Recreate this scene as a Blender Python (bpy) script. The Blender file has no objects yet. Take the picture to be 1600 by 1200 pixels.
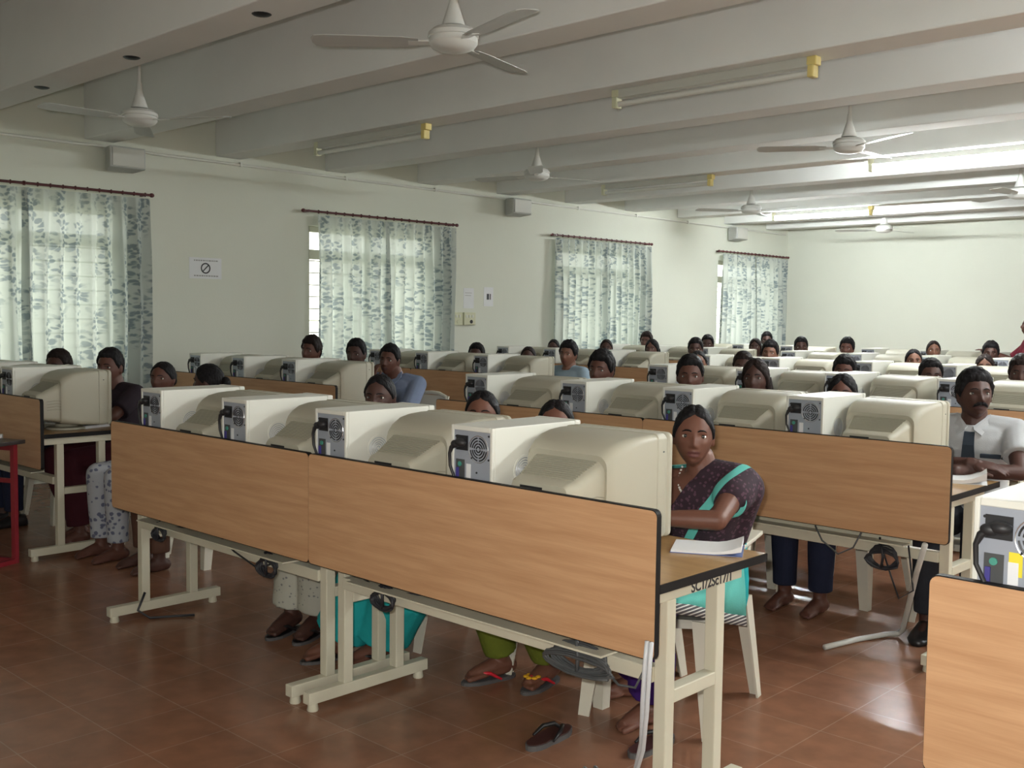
import bpy, bmesh, math, random
import numpy as np
from mathutils import Vector, Matrix, noise
random.seed(7)
PI = math.pi
scn = bpy.context.scene
COL = scn.collection

# ------------------------------------------------------------------ camera
CAMP = (1.6451, -2.3085, 1.4732)
F_PX, YAW, PITCH, ROLL = 1649.44, -0.7586, -0.0641, 0.0126
def cam_axes():
    cy, sy = math.cos(YAW), math.sin(YAW)
    f = Vector((sy*math.cos(PITCH), cy*math.cos(PITCH), math.sin(PITCH)))
    r0 = Vector((cy, -sy, 0)); u0 = r0.cross(f)
    r = math.cos(ROLL)*r0 + math.sin(ROLL)*u0
    u = -math.sin(ROLL)*r0 + math.cos(ROLL)*u0
    return r, u, f
cr, cu, cf = cam_axes()
cd = bpy.data.cameras.new('camera'); cam = bpy.data.objects.new('camera', cd); COL.objects.link(cam)
m = Matrix((cr, cu, -cf)).transposed().to_4x4(); m.translation = CAMP
cam.matrix_world = m
cd.sensor_width = 36; cd.sensor_fit = 'HORIZONTAL'; cd.lens = F_PX/1600*36
cd.clip_start = 0.02
scn.camera = cam
scn.view_settings.view_transform = 'Standard'; scn.view_settings.look = 'None'
scn.view_settings.gamma = 1; scn.view_settings.use_curve_mapping = False
scn.view_settings.exposure = 0.12

# ------------------------------------------------------------------ materials
MATS = {}
def srgb(r, g, b):
    def c(v):
        v /= 255
        return v/12.92 if v <= .04045 else ((v+.055)/1.055)**2.4
    return (c(r), c(g), c(b), 1)
def new_mat(name):
    mt = bpy.data.materials.new(name); mt.use_nodes = True
    nt = mt.node_tree; nt.nodes.clear()
    out = nt.nodes.new('ShaderNodeOutputMaterial'); bs = nt.nodes.new('ShaderNodeBsdfPrincipled')
    nt.links.new(bs.outputs[0], out.inputs[0])
    MATS[name] = mt
    return mt, nt, bs
def mat(name, col, rough=.5, var=.12, scale=8, metal=0, bump=0, bscale=60, spec=.5, stretch=None):
    mt, nt, bs = new_mat(name); N = nt.nodes.new; L = nt.links.new
    tc = N('ShaderNodeTexCoord'); mp = N('ShaderNodeMapping'); L(tc.outputs['Object'], mp.inputs[0])
    if stretch: mp.inputs['Scale'].default_value = stretch
    nz = N('ShaderNodeTexNoise'); nz.inputs['Scale'].default_value = scale; nz.inputs['Detail'].default_value = 3
    L(mp.outputs[0], nz.inputs['Vector'])
    mx = N('ShaderNodeMix'); mx.data_type = 'RGBA'
    a = [max(0, c*(1-var)) for c in col[:3]]+[1]; b = [min(1, c*(1+var)) for c in col[:3]]+[1]
    mx.inputs[6].default_value = a; mx.inputs[7].default_value = b
    L(nz.outputs['Fac'], mx.inputs[0]); L(mx.outputs[2], bs.inputs['Base Color'])
    bs.inputs['Roughness'].default_value = rough; bs.inputs['Metallic'].default_value = metal
    bs.inputs['Specular IOR Level'].default_value = spec
    if bump:
        n2 = N('ShaderNodeTexNoise'); n2.inputs['Scale'].default_value = bscale; L(mp.outputs[0], n2.inputs['Vector'])
        bp = N('ShaderNodeBump'); bp.inputs['Strength'].default_value = bump; bp.inputs['Distance'].default_value = .01
        L(n2.outputs['Fac'], bp.inputs['Height']); L(bp.outputs[0], bs.inputs['Normal'])
    return mt

mat('wall_paint', (.68,.695,.61,1), .85, .05, 1.3, bump=.05, bscale=40, spec=.2)
mat('ceiling_paint', (.82,.82,.80,1), .9, .04, 1.5, bump=.05, bscale=30, spec=.1)
mat('beam_paint', (.80,.81,.79,1), .9, .06, 2.0, bump=.08, bscale=30, spec=.1)
mat('cream_metal', (.60,.57,.45,1), .45, .06, 6)
mat('pc_white', (.70,.70,.635,1), .42, .03, 3)
mat('pc_rear', (.36,.39,.45,1), .4, .05, 12, metal=.25)
mat('crt_beige', (.43,.41,.325,1), .5, .03, 3, bump=.02, bscale=400)
mat('crt_vent', (.31,.295,.23,1), .55, .03, 3)
mat('black_plastic', (.016,.016,.018,1), .5, .2, 10)
mat('black_edge', (.010,.009,.009,1), .6, .2, 10, spec=.2)
mat('screen_glass', (.012,.014,.014,1), .12, .1, 3)
mat('chair_plastic', (.66,.63,.53,1), .38, .04, 4)
mat('fan_white', (.66,.66,.63,1), .35, .04, 5)
mat('fan_blade', (.50,.50,.48,1), .4, .04, 5)
mat('tube_off', (.72,.73,.68,1), .25, .02, 5)
mat('batten', (.55,.55,.50,1), .5, .04, 5)
mat('yellow_cap', (.70,.58,.22,1), .35, .05, 8)
mat('speaker_grey', (.46,.47,.45,1), .55, .05, 10, bump=.2, bscale=300)
mat('rod_red', (.09,.018,.022,1), .4, .1, 10)
mat('pipe_white', (.66,.66,.60,1), .45, .04, 3)
mat('paper', (.74,.75,.76,1), .8, .03, 10)
mat('cover_blue', (.12,.16,.34,1), .6, .1, 8)
mat('ink', (.02,.02,.025,1), .6, .1, 8)
mat('grey_ink', (.33,.33,.32,1), .7, .1, 8)
mat('cable_grey', (.065,.068,.07,1), .5, .1, 20)
mat('cable_black', (.02,.02,.025,1), .5, .1, 20)
mat('cable_white', (.58,.60,.62,1), .45, .05, 20)
mat('pvc', (.56,.56,.52,1), .4, .05, 8)
mat('red_paint', (.26,.018,.028,1), .4, .1, 8)
mat('dark_top', (.035,.025,.022,1), .35, .15, 8)
mat('yellow_label', (.78,.66,.04,1), .6, .05, 8)
mat('port_green', (.06,.28,.22,1), .5, .1, 8)
mat('port_red', (.35,.04,.07,1), .5, .1, 8)
mat('port_blue', (.06,.05,.25,1), .5, .1, 8)
mat('chrome', (.6,.6,.6,1), .25, .05, 8, metal=.9)
mat('hair', (.009,.008,.009,1), .6, .5, 70, stretch=(1,1,.2), spec=.14, bump=.5, bscale=110)
mat('hair_brown', (.016,.010,.009,1), .62, .5, 70, stretch=(1,1,.2), spec=.14, bump=.5, bscale=110)
mat('skin_a', (.150,.062,.040,1), .5, .10, 14, spec=.4)
mat('skin_b', (.105,.042,.029,1), .5, .10, 14, spec=.4)
mat('skin_c', (.065,.028,.021,1), .5, .10, 14, spec=.4)
mat('skin_d', (.165,.075,.048,1), .5, .10, 14, spec=.4)
mat('lips', (.13,.045,.04,1), .45, .1, 30)
mat('lips_dark', (.06,.022,.022,1), .5, .1, 30)
mat('eye_white', (.60,.58,.54,1), .18, .03, 10, spec=.8)
mat('iris', (.012,.008,.007,1), .08, .1, 10, spec=1.0)
mat('teeth', (.65,.62,.55,1), .3, .03, 10)
mat('window_frame_paint', (.52,.50,.42,1), .6, .05, 8)
mat('switch_cream', (.62,.62,.44,1), .4, .03, 8)
mat('sandal_brown', (.055,.018,.016,1), .5, .15, 20)
mat('sandal_sole', (.09,.085,.085,1), .7, .15, 20)
mat('sandal_red', (.55,.015,.03,1), .4, .1, 20)
mat('flower_yellow', (.80,.42,.02,1), .5, .1, 20)
mat('leather_black', (.015,.014,.015,1), .35, .2, 20)
mat('bead', (.75,.75,.70,1), .2, .05, 10, spec=.8)

def cloth(name, col, var=.15, scale=14, rough=.85):
    return mat(name, col, rough, var, scale, bump=.12, bscale=220, spec=.15)
for nm, c in dict(cl_white=(.44,.45,.46,1), cl_blue=(.20,.245,.36,1), cl_dark=(.028,.020,.026,1), cl_maroon=(.14,.016,.028,1),
                  cl_teal=(.02,.36,.37,1), cl_green=(.13,.16,.022,1), cl_purple=(.055,.018,.17,1), cl_blouse=(.13,.50,.44,1),
                  cl_navy=(.018,.022,.045,1), cl_charcoal=(.03,.032,.04,1), cl_grey=(.20,.21,.24,1), cl_brown=(.10,.05,.035,1),
                  cl_tie=(.035,.045,.06,1), cl_cream=(.50,.46,.38,1), cl_pink=(.36,.10,.13,1), cl_wine=(.055,.012,.018,1), cl_sky=(.30,.40,.48,1)).items():
    cloth(nm, c)
def spotted(name, base, spot, scale, thr):
    mt, nt, bs = new_mat(name); N = nt.nodes.new; L = nt.links.new
    tc = N('ShaderNodeTexCoord'); v = N('ShaderNodeTexVoronoi'); v.inputs['Scale'].default_value = scale
    nz = N('ShaderNodeTexNoise'); nz.inputs['Scale'].default_value = scale*1.3
    L(tc.outputs['Object'], nz.inputs['Vector']); L(tc.outputs['Object'], v.inputs['Vector'])
    ad = N('ShaderNodeMath'); ad.operation = 'ADD'; L(v.outputs['Distance'], ad.inputs[0])
    ml = N('ShaderNodeMath'); ml.operation = 'MULTIPLY'; ml.inputs[1].default_value = .5; L(nz.outputs['Fac'], ml.inputs[0]); L(ml.outputs[0], ad.inputs[1])
    rp = N('ShaderNodeValToRGB'); rp.color_ramp.elements[0].position = thr; rp.color_ramp.elements[1].position = thr+.08
    rp.color_ramp.elements[0].color = spot; rp.color_ramp.elements[1].color = base
    L(ad.outputs[0], rp.inputs[0]); L(rp.outputs[0], bs.inputs['Base Color']); bs.inputs['Roughness'].default_value = .85
    return mt
spotted('cl_print_white', (.46,.45,.38,1), (.20,.20,.20,1), 42, .42)
spotted('cl_print_blue', (.40,.42,.46,1), (.12,.13,.20,1), 26, .55)
spotted('cl_saree', (.026,.011,.020,1), (.085,.036,.060,1), 62, .55)
def striped(name, axis, colA, colB, freq):
    mt, nt, bs = new_mat(name); N = nt.nodes.new; L = nt.links.new
    tc = N('ShaderNodeTexCoord'); sp = N('ShaderNodeSeparateXYZ'); L(tc.outputs['Object'], sp.inputs[0])
    ml = N('ShaderNodeMath'); ml.operation = 'MULTIPLY'; ml.inputs[1].default_value = freq; L(sp.outputs[axis], ml.inputs[0])
    sn = N('ShaderNodeMath'); sn.operation = 'SINE'; L(ml.outputs[0], sn.inputs[0])
    rp = N('ShaderNodeValToRGB'); rp.color_ramp.elements[0].position = .35; rp.color_ramp.elements[1].position = .5
    rp.color_ramp.elements[0].color = colA; rp.color_ramp.elements[1].color = colB
    L(sn.outputs[0], rp.inputs[0]); L(rp.outputs[0], bs.inputs['Base Color']); bs.inputs['Roughness'].default_value = .7
    return mt
striped('silver_stripe', 2, (.05,.045,.05,1), (.55,.54,.50,1), 520)

def wood(name, c1, c2, rough=.35):
    mt, nt, bs = new_mat(name); N = nt.nodes.new; L = nt.links.new
    tc = N('ShaderNodeTexCoord'); mp = N('ShaderNodeMapping'); L(tc.outputs['Object'], mp.inputs[0])
    mp.inputs['Scale'].default_value = (1.1, 9, 16)
    nz = N('ShaderNodeTexNoise'); nz.inputs['Scale'].default_value = 2.2; nz.inputs['Detail'].default_value = 6; nz.inputs['Distortion'].default_value = .4
    L(mp.outputs[0], nz.inputs['Vector'])
    mp2 = N('ShaderNodeMapping'); mp2.inputs['Scale'].default_value = (3, 60, 90); L(tc.outputs['Object'], mp2.inputs[0])
    n2 = N('ShaderNodeTexNoise'); n2.inputs['Scale'].default_value = 3; n2.inputs['Detail'].default_value = 2; L(mp2.outputs[0], n2.inputs['Vector'])
    av = N('ShaderNodeMath'); av.operation = 'MULTIPLY_ADD'; av.inputs[1].default_value = .35; L(n2.outputs['Fac'], av.inputs[0]); L(nz.outputs['Fac'], av.inputs[2])
    rp = N('ShaderNodeValToRGB'); rp.color_ramp.elements[0].position = .45; rp.color_ramp.elements[1].position = .85
    rp.color_ramp.elements[0].color = c1; rp.color_ramp.elements[1].color = c2
    L(av.outputs[0], rp.inputs[0]); L(rp.outputs[0], bs.inputs['Base Color']); bs.inputs['Roughness'].default_value = rough
    bs.inputs['Specular IOR Level'].default_value = .35
    return mt
wood('wood_panel', (.46,.255,.130,1), (.57,.34,.185,1), .42)
wood('wood_top', (.30,.175,.07,1), (.40,.25,.11,1), .28)

def floor_mat():
    mt, nt, bs = new_mat('floor_tiles'); N = nt.nodes.new; L = nt.links.new
    tc = N('ShaderNodeTexCoord'); mp = N('ShaderNodeMapping'); L(tc.outputs['Object'], mp.inputs[0])
    mp.inputs['Location'].default_value = (.99+.3*40, -.255+.3*40, 0)
    br = N('ShaderNodeTexBrick'); br.offset = 0; br.squash = 1; br.inputs['Scale'].default_value = 1
    br.inputs['Mortar Size'].default_value = .0022; br.inputs['Mortar Smooth'].default_value = .3
    br.inputs['Brick Width'].default_value = .3; br.inputs['Row Height'].default_value = .3
    br.inputs['Color1'].default_value = (.265,.128,.078,1); br.inputs['Color2'].default_value = (.30,.150,.092,1)
    br.inputs['Mortar'].default_value = (.36,.23,.165,1)
    L(mp.outputs[0], br.inputs['Vector'])
    nz = N('ShaderNodeTexNoise'); nz.inputs['Scale'].default_value = 9; nz.inputs['Detail'].default_value = 5; L(tc.outputs['Object'], nz.inputs['Vector'])
    rp = N('ShaderNodeValToRGB'); rp.color_ramp.elements[0].color = (.62,.62,.62,1); rp.color_ramp.elements[1].color = (1.25,1.2,1.15,1)
    L(nz.outputs['Fac'], rp.inputs[0])
    mx = N('ShaderNodeMix'); mx.data_type = 'RGBA'; mx.blend_type = 'MULTIPLY'; mx.inputs[0].default_value = 1
    L(br.outputs['Color'], mx.inputs[6]); L(rp.outputs[0], mx.inputs[7]); L(mx.outputs[2], bs.inputs['Base Color'])
    bs.inputs['Roughness'].default_value = .26; bs.inputs['Specular IOR Level'].default_value = .4
    bp = N('ShaderNodeBump'); bp.inputs['Strength'].default_value = .15; bp.inputs['Distance'].default_value = .003
    iv = N('ShaderNodeMath'); iv.operation = 'SUBTRACT'; iv.inputs[0].default_value = 1; L(br.outputs['Fac'], iv.inputs[1])
    L(iv.outputs[0], bp.inputs['Height']); L(bp.outputs[0], bs.inputs['Normal'])
floor_mat()

def curtain_mat():
    mt, nt, bs = new_mat('curtain_print'); N = nt.nodes.new; L = nt.links.new
    uv = N('ShaderNodeUVMap'); uv.uv_map = 'cloth'
    nz = N('ShaderNodeTexNoise'); nz.inputs['Scale'].default_value = 7; nz.inputs['Detail'].default_value = 3; L(uv.outputs[0], nz.inputs['Vector'])
    ds = N('ShaderNodeMix'); ds.data_type = 'VECTOR'; ds.inputs[0].default_value = .09
    L(uv.outputs[0], ds.inputs[4]); L(nz.outputs['Color'], ds.inputs[5])
    leaf = None          # two families of slanting leaves
    for rot, sc_, thr in ((.65, 11, .36), (-.75, 13, .33)):
        mp = N('ShaderNodeMapping'); mp.inputs['Rotation'].default_value = (0,0,rot); mp.inputs['Scale'].default_value = (1, 2.1, 1); mp.inputs['Location'].default_value = (rot*3, rot, 0)
        v = N('ShaderNodeTexVoronoi'); v.inputs['Scale'].default_value = sc_; v.inputs['Randomness'].default_value = .85
        L(ds.outputs[1], mp.inputs[0]); L(mp.outputs[0], v.inputs['Vector'])
        c1 = N('ShaderNodeValToRGB'); c1.color_ramp.elements[0].position = thr-.05; c1.color_ramp.elements[1].position = thr+.10
        c1.color_ramp.elements[0].color = (1,1,1,1); c1.color_ramp.elements[1].color = (0,0,0,1); L(v.outputs['Distance'], c1.inputs[0])
        if leaf is None: leaf = c1.outputs[0]
        else:
            mxm = N('ShaderNodeMath'); mxm.operation = 'MAXIMUM'; L(leaf, mxm.inputs[0]); L(c1.outputs[0], mxm.inputs[1]); leaf = mxm.outputs[0]
    # sprigs grow in wavering vertical bands
    m2 = N('ShaderNodeMapping'); m2.inputs['Scale'].default_value = (1, .45, 1); L(uv.outputs[0], m2.inputs[0])
    n2 = N('ShaderNodeTexNoise'); n2.inputs['Scale'].default_value = 4.4; n2.inputs['Detail'].default_value = 2; L(m2.outputs[0], n2.inputs['Vector'])
    c2 = N('ShaderNodeValToRGB'); c2.color_ramp.elements[0].position = .44; c2.color_ramp.elements[1].position = .54; L(n2.outputs['Fac'], c2.inputs[0])
    ml = N('ShaderNodeMath'); ml.operation = 'MULTIPLY'; L(leaf, ml.inputs[0]); L(c2.outputs[0], ml.inputs[1])
    mx = N('ShaderNodeMix'); mx.data_type = 'RGBA'; mx.inputs[6].default_value = (.58,.62,.59,1); mx.inputs[7].default_value = (.25,.30,.325,1)
    L(ml.outputs[0], mx.inputs[0])
    tr = N('ShaderNodeBsdfTranslucent'); df = N('ShaderNodeBsdfDiffuse'); L(mx.outputs[2], tr.inputs[0]); L(mx.outputs[2], df.inputs[0])
    tp = N('ShaderNodeBsdfTransparent')
    ms = N('ShaderNodeMixShader'); ms.inputs[0].default_value = .36; L(df.outputs[0], ms.inputs[1]); L(tr.outputs[0], ms.inputs[2])
    m3 = N('ShaderNodeMixShader'); m3.inputs[0].default_value = .03; L(ms.outputs[0], m3.inputs[1]); L(tp.outputs[0], m3.inputs[2])
    out = [n for n in nt.nodes if n.type == 'OUTPUT_MATERIAL'][0]; L(m3.outputs[0], out.inputs[0]); nt.nodes.remove(bs)
curtain_mat()
def emit(name, col, strength):
    mt, nt, bs = new_mat(name)
    nz = nt.nodes.new('ShaderNodeTexNoise'); nz.inputs['Scale'].default_value = 2
    bs.inputs['Base Color'].default_value = (.8,.8,.8,1)
    bs.inputs['Emission Color'].default_value = col; bs.inputs['Emission Strength'].default_value = strength
emit('tube_lit', (.95,1,1,1), 425)
def glass_mat():
    mt, nt, bs = new_mat('window_glass')
    bs.inputs['Base Color'].default_value = (.9,.95,.93,1); bs.inputs['Roughness'].default_value = .35
    bs.inputs['Transmission Weight'].default_value = 1; bs.inputs['IOR'].default_value = 1.02
glass_mat()

# ------------------------------------------------------------------ mesh builder
class MB:
    def __init__(s): s.v = []; s.f = []; s.mi = []; s.cur = 0
    def mat(s, i): s.cur = i; return s
    def add(s, vs, fs):
        b = len(s.v); s.v += [tuple(v) for v in vs]
        for f in fs: s.f.append([b+i for i in f]); s.mi.append(s.cur)
        return s
    def box(s, lo, hi, M=None):
        x0,y0,z0 = lo; x1,y1,z1 = hi
        vs = [Vector(p) for p in ((x0,y0,z0),(x1,y0,z0),(x1,y1,z0),(x0,y1,z0),(x0,y0,z1),(x1,y0,z1),(x1,y1,z1),(x0,y1,z1))]
        if M is not None: vs = [M @ p for p in vs]
        return s.add(vs, [(3,2,1,0),(4,5,6,7),(0,1,5,4),(1,2,6,5),(2,3,7,6),(3,0,4,7)])
    def loft(s, rings, caps=True, closed=True):
        n = len(rings[0]); vs = [p for r in rings for p in r]; fs = []
        for i in range(len(rings)-1):
            for j in range(n if closed else n-1):
                k = (j+1) % n
                fs.append((i*n+j, i*n+k, (i+1)*n+k, (i+1)*n+j))
        if caps:
            fs.append(tuple(range(n-1, -1, -1))); fs.append(tuple((len(rings)-1)*n+j for j in range(n)))
        return s.add(vs, fs)
    def tube(s, pts, r, seg=8, caps=True):
        pts = [Vector(p) for p in pts]
        rs = r if isinstance(r, (list, tuple)) else [r]*len(pts)
        rings = []; up = None
        for i, p in enumerate(pts):
            d = (pts[min(i+1, len(pts)-1)] - pts[max(i-1, 0)]).normalized()
            if up is None:
                up = Vector((0,0,1)) if abs(d.z) < .9 else Vector((1,0,0))
            a = d.cross(up)
            if a.length < 1e-5: a = d.cross(Vector((0,1,0.3)))
            a.normalize(); b = a.cross(d).normalized(); up = b
            rings.append([p + rs[i]*(math.cos(2*PI*j/seg)*a - math.sin(2*PI*j/seg)*b) for j in range(seg)])
        return s.loft(rings, caps)
    def lathe(s, prof, c=(0,0,0), seg=24, axis='z'):
        rings = []
        for r, z in prof:
            ring = []
            for j in range(seg):
                a = 2*PI*j/seg; p = (r*math.cos(a), r*math.sin(a), z)
                if axis == 'y': p = (p[0], z, -p[1])
                if axis == 'x': p = (z, p[0], p[1])
                ring.append(Vector(p)+Vector(c))
            rings.append(ring)
        return s.loft(rings, True)
    def ell(s, c, r, nu=16, nv=10, M=None):
        rings = []
        for i in range(1, nv):
            t = PI*i/nv
            rings.append([Vector((math.sin(t)*math.cos(2*PI*j/nu)*r[0], math.sin(t)*math.sin(2*PI*j/nu)*r[1], -math.cos(t)*r[2])) for j in range(nu)])
        vs = [Vector((0,0,-r[2]))] + [p for q in rings for p in q] + [Vector((0,0,r[2]))]
        fs = [(0, 1+(j+1) % nu, 1+j) for j in range(nu)]
        for i in range(nv-2):
            for j in range(nu):
                k = (j+1) % nu; fs.append((1+i*nu+j, 1+i*nu+k, 1+(i+1)*nu+k, 1+(i+1)*nu+j))
        b = 1+(nv-2)*nu; fs += [(b+j, b+(j+1) % nu, len(vs)-1) for j in range(nu)]
        if M is not None: vs = [M @ v for v in vs]
        return s.add([v+Vector(c) for v in vs], fs)
    def cap(s, pts, rs, seg=12):           # capsule chain of closed pieces, for remeshing
        pts = [Vector(p) for p in pts]
        for p, r in zip(pts, rs): s.ell(p, (r,r,r), seg, 8)
        for i in range(len(pts)-1):
            if (pts[i+1]-pts[i]).length > 1e-4: s.tube([pts[i], pts[i+1]], [rs[i], rs[i+1]], seg)
        return s
    def ring(s, c, R, r, axis='y', seg=20, s2=6, a0=0, a1=2*PI):
        full = abs(a1-a0-2*PI) < 1e-6; rings = []
        n = seg if full else seg+1
        for i in range(n):
            a = a0+(a1-a0)*i/seg; rr = []
            for j in range(s2):
                b = 2*PI*j/s2; q = R+r*math.cos(b); h = r*math.sin(b)
                if axis == 'y': p = (q*math.cos(a), h, q*math.sin(a))
                elif axis == 'z': p = (q*math.cos(a), q*math.sin(a), h)
                else: p = (h, q*math.cos(a), q*math.sin(a))
                rr.append(Vector(p)+Vector(c))
            rings.append(rr)
        if full: rings.append(rings[0])
        return s.loft(rings, not full)
    def mesh(s, name, mats=(), smooth=None):
        me = bpy.data.meshes.new(name); me.from_pydata(s.v, [], s.f)
        for m_ in mats: me.materials.append(MATS[m_] if isinstance(m_, str) else m_)
        me.polygons.foreach_set('material_index', s.mi)
        bm = bmesh.new(); bm.from_mesh(me); bmesh.ops.recalc_face_normals(bm, faces=bm.faces); bm.to_mesh(me); bm.free()
        if smooth is not None:
            me.polygons.foreach_set('use_smooth', [True]*len(me.polygons))
            if smooth < 180: me.set_sharp_from_angle(angle=math.radians(smooth))
        me.update()
        return me
def mk(name, me, parent=None, loc=None, rz=0):
    o = bpy.data.objects.new(name, me); COL.objects.link(o)
    if parent is not None: o.parent = parent
    if loc is not None: o.location = loc
    if rz: o.rotation_euler = (0,0,rz)
    return o
def build(name, mb, mats, parent=None, smooth=None, bevel=0, seg=2, loc=None, rz=0):
    if isinstance(mats, str): mats = [mats]
    o = mk(name, mb.mesh(name, mats, smooth), parent, loc, rz)
    if bevel:
        md = o.modifiers.new('soft', 'BEVEL'); md.width = bevel; md.segments = seg; md.limit_method = 'ANGLE'; md.angle_limit = .6
    return o
def tag(o, label, cat, group=None):
    o['label'] = label; o['category'] = cat
    if group: o['group'] = group
    return o
def root(name, label, cat, loc=(0,0,0), rz=0, group=None):
    o = bpy.data.objects.new(name, None); COL.objects.link(o); o.location = loc; o.rotation_euler = (0,0,rz)
    o.empty_display_size = .1
    return tag(o, label, cat, group)
def struct(o): o['kind'] = 'structure'; return o
def copy_tree(o, parent=None):
    c = o.copy(); COL.objects.link(c)
    if parent is not None: c.parent = parent
    for ch in list(o.children): copy_tree(ch, c)
    return c
def text_mesh(s, size, depth=.0004):
    cu_ = bpy.data.curves.new('txt', 'FONT'); cu_.body = s; cu_.size = size; cu_.extrude = depth; cu_.align_x = 'LEFT'; cu_.offset = .0009
    o = bpy.data.objects.new('txt', cu_); COL.objects.link(o)
    dg = bpy.context.evaluated_depsgraph_get(); me = bpy.data.meshes.new_from_object(o.evaluated_get(dg))
    bpy.data.objects.remove(o); bpy.data.curves.remove(cu_)
    return me

# ------------------------------------------------------------------ room
XW, XR, YF, YB, ZC = -7.4, 8.0, -4.6, 14.0, 3.52
ZB = 2.953; S = 1.2713; YB0 = 1.829; BW = .27
WIN = [(.40,2.12), (4.17,5.90), (8.05,9.80), (11.86,13.62)]
ZS, ZT = .92, 2.38
struct(build('floor', MB().box((XW-.3,YF-.2,-.1),(XR+.2,YB+.3,0)), 'floor_tiles'))
struct(build('ceiling', MB().box((XW-.3,YF-.2,ZC),(XR+.2,YB+.3,ZC+.12)), 'ceiling_paint'))
w = MB(); ys = [YF-.2]+[q for p in WIN for q in p]+[YB+.3]
for i in range(0, len(ys), 2): w.box((XW-.23,ys[i],0),(XW,ys[i+1],ZC))
for a, b in WIN: w.box((XW-.23,a,0),(XW,b,ZS)); w.box((XW-.23,a,ZT),(XW,b,ZC))
struct(build('wall_left', w, 'wall_paint'))
struct(build('wall_back', MB().box((XW-.23,YB,0),(XR+.2,YB+.2,ZC)), 'wall_paint'))
ADDED_WR = [(-3.2,-1.4),(.8,2.6),(4.8,6.6)]; ADDED_WF = [(5.4,7.2)]  # unseen window openings, added to bring more daylight into the room
w = MB(); q_ = [YF]+[v for p in ADDED_WR for v in p]+[YB]
for i in range(0, len(q_), 2): w.box((XR,q_[i],0),(XR+.2,q_[i+1],ZC))
for a, b in ADDED_WR: w.box((XR,a,0),(XR+.2,b,ZS)); w.box((XR,a,2.5),(XR+.2,b,ZC))
struct(build('wall_right', w, 'wall_paint'))
w = MB(); q_ = [XW-.23]+[v for p in ADDED_WF for v in p]+[XR+.2]
for i in range(0, len(q_), 2): w.box((q_[i],YF-.2,0),(q_[i+1],YF,ZC))
for a, b in ADDED_WF: w.box((a,YF-.2,0),(b,YF,ZS)); w.box((a,YF-.2,2.5),(b,YF,ZC))
struct(build('wall_front', w, 'wall_paint'))
for k in range(-4, 10):
    y = YB0+k*S
    if y+BW > YB: continue
    struct(build('ceiling_beam', MB().box((XW,y,ZB),(XR,y+BW,ZC)), 'beam_paint', bevel=.008))
# stains on the wall belong to its paint; windows
for i, (a, b) in enumerate(WIN):
    r = bpy.data.objects.new('window_%d' % (i+1), None); COL.objects.link(r); r.location = (XW-.1, (a+b)/2, ZS); struct(r)
    h = (b-a)/2; H = ZT-ZS; fr = MB()
    fr.box((-.03,-h,0),(.03,-h+.06,H)); fr.box((-.03,h-.06,0),(.03,h,H)); fr.box((-.03,-h,0),(.03,h,.06)); fr.box((-.03,-h,H-.06),(.03,h,H))
    fr.box((-.03,-.035,0),(.03,.035,H)); fr.box((-.03,-h,1.12),(.03,h,1.22))
    struct(build('window_frame', fr, 'window_frame_paint', r, bevel=.004))
    g = MB()
    for q in range(9): z = .1+q*.125; g.box((-.05,-h,z),(-.038,h,z+.012))
    struct(build('window_grille', g, 'window_frame_paint', r))
    struct(build('window_sill', MB().box((-.12,-h,-.03),(.13,h,0)), 'wall_paint', r))

for i, (a, b, ax) in enumerate([(a, b, 'y') for a, b in ADDED_WR]+[(a, b, 'x') for a, b in ADDED_WF]):  # frames of the added windows, all out of view
    r = bpy.data.objects.new('window_%d' % (i+5), None); COL.objects.link(r); struct(r)
    if ax == 'y': r.location = (XR+.1, (a+b)/2, ZS)
    else: r.location = ((a+b)/2, YF-.1, ZS); r.rotation_euler = (0,0,PI/2)
    h = (b-a)/2; H = 2.5-ZS; fr = MB()
    fr.box((-.03,-h,0),(.03,-h+.06,H)); fr.box((-.03,h-.06,0),(.03,h,H)); fr.box((-.03,-h,0),(.03,h,.06)); fr.box((-.03,-h,H-.06),(.03,h,H)); fr.box((-.03,-.03,0),(.03,.03,H))
    struct(build('window_frame', fr, 'window_frame_paint', r))

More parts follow.
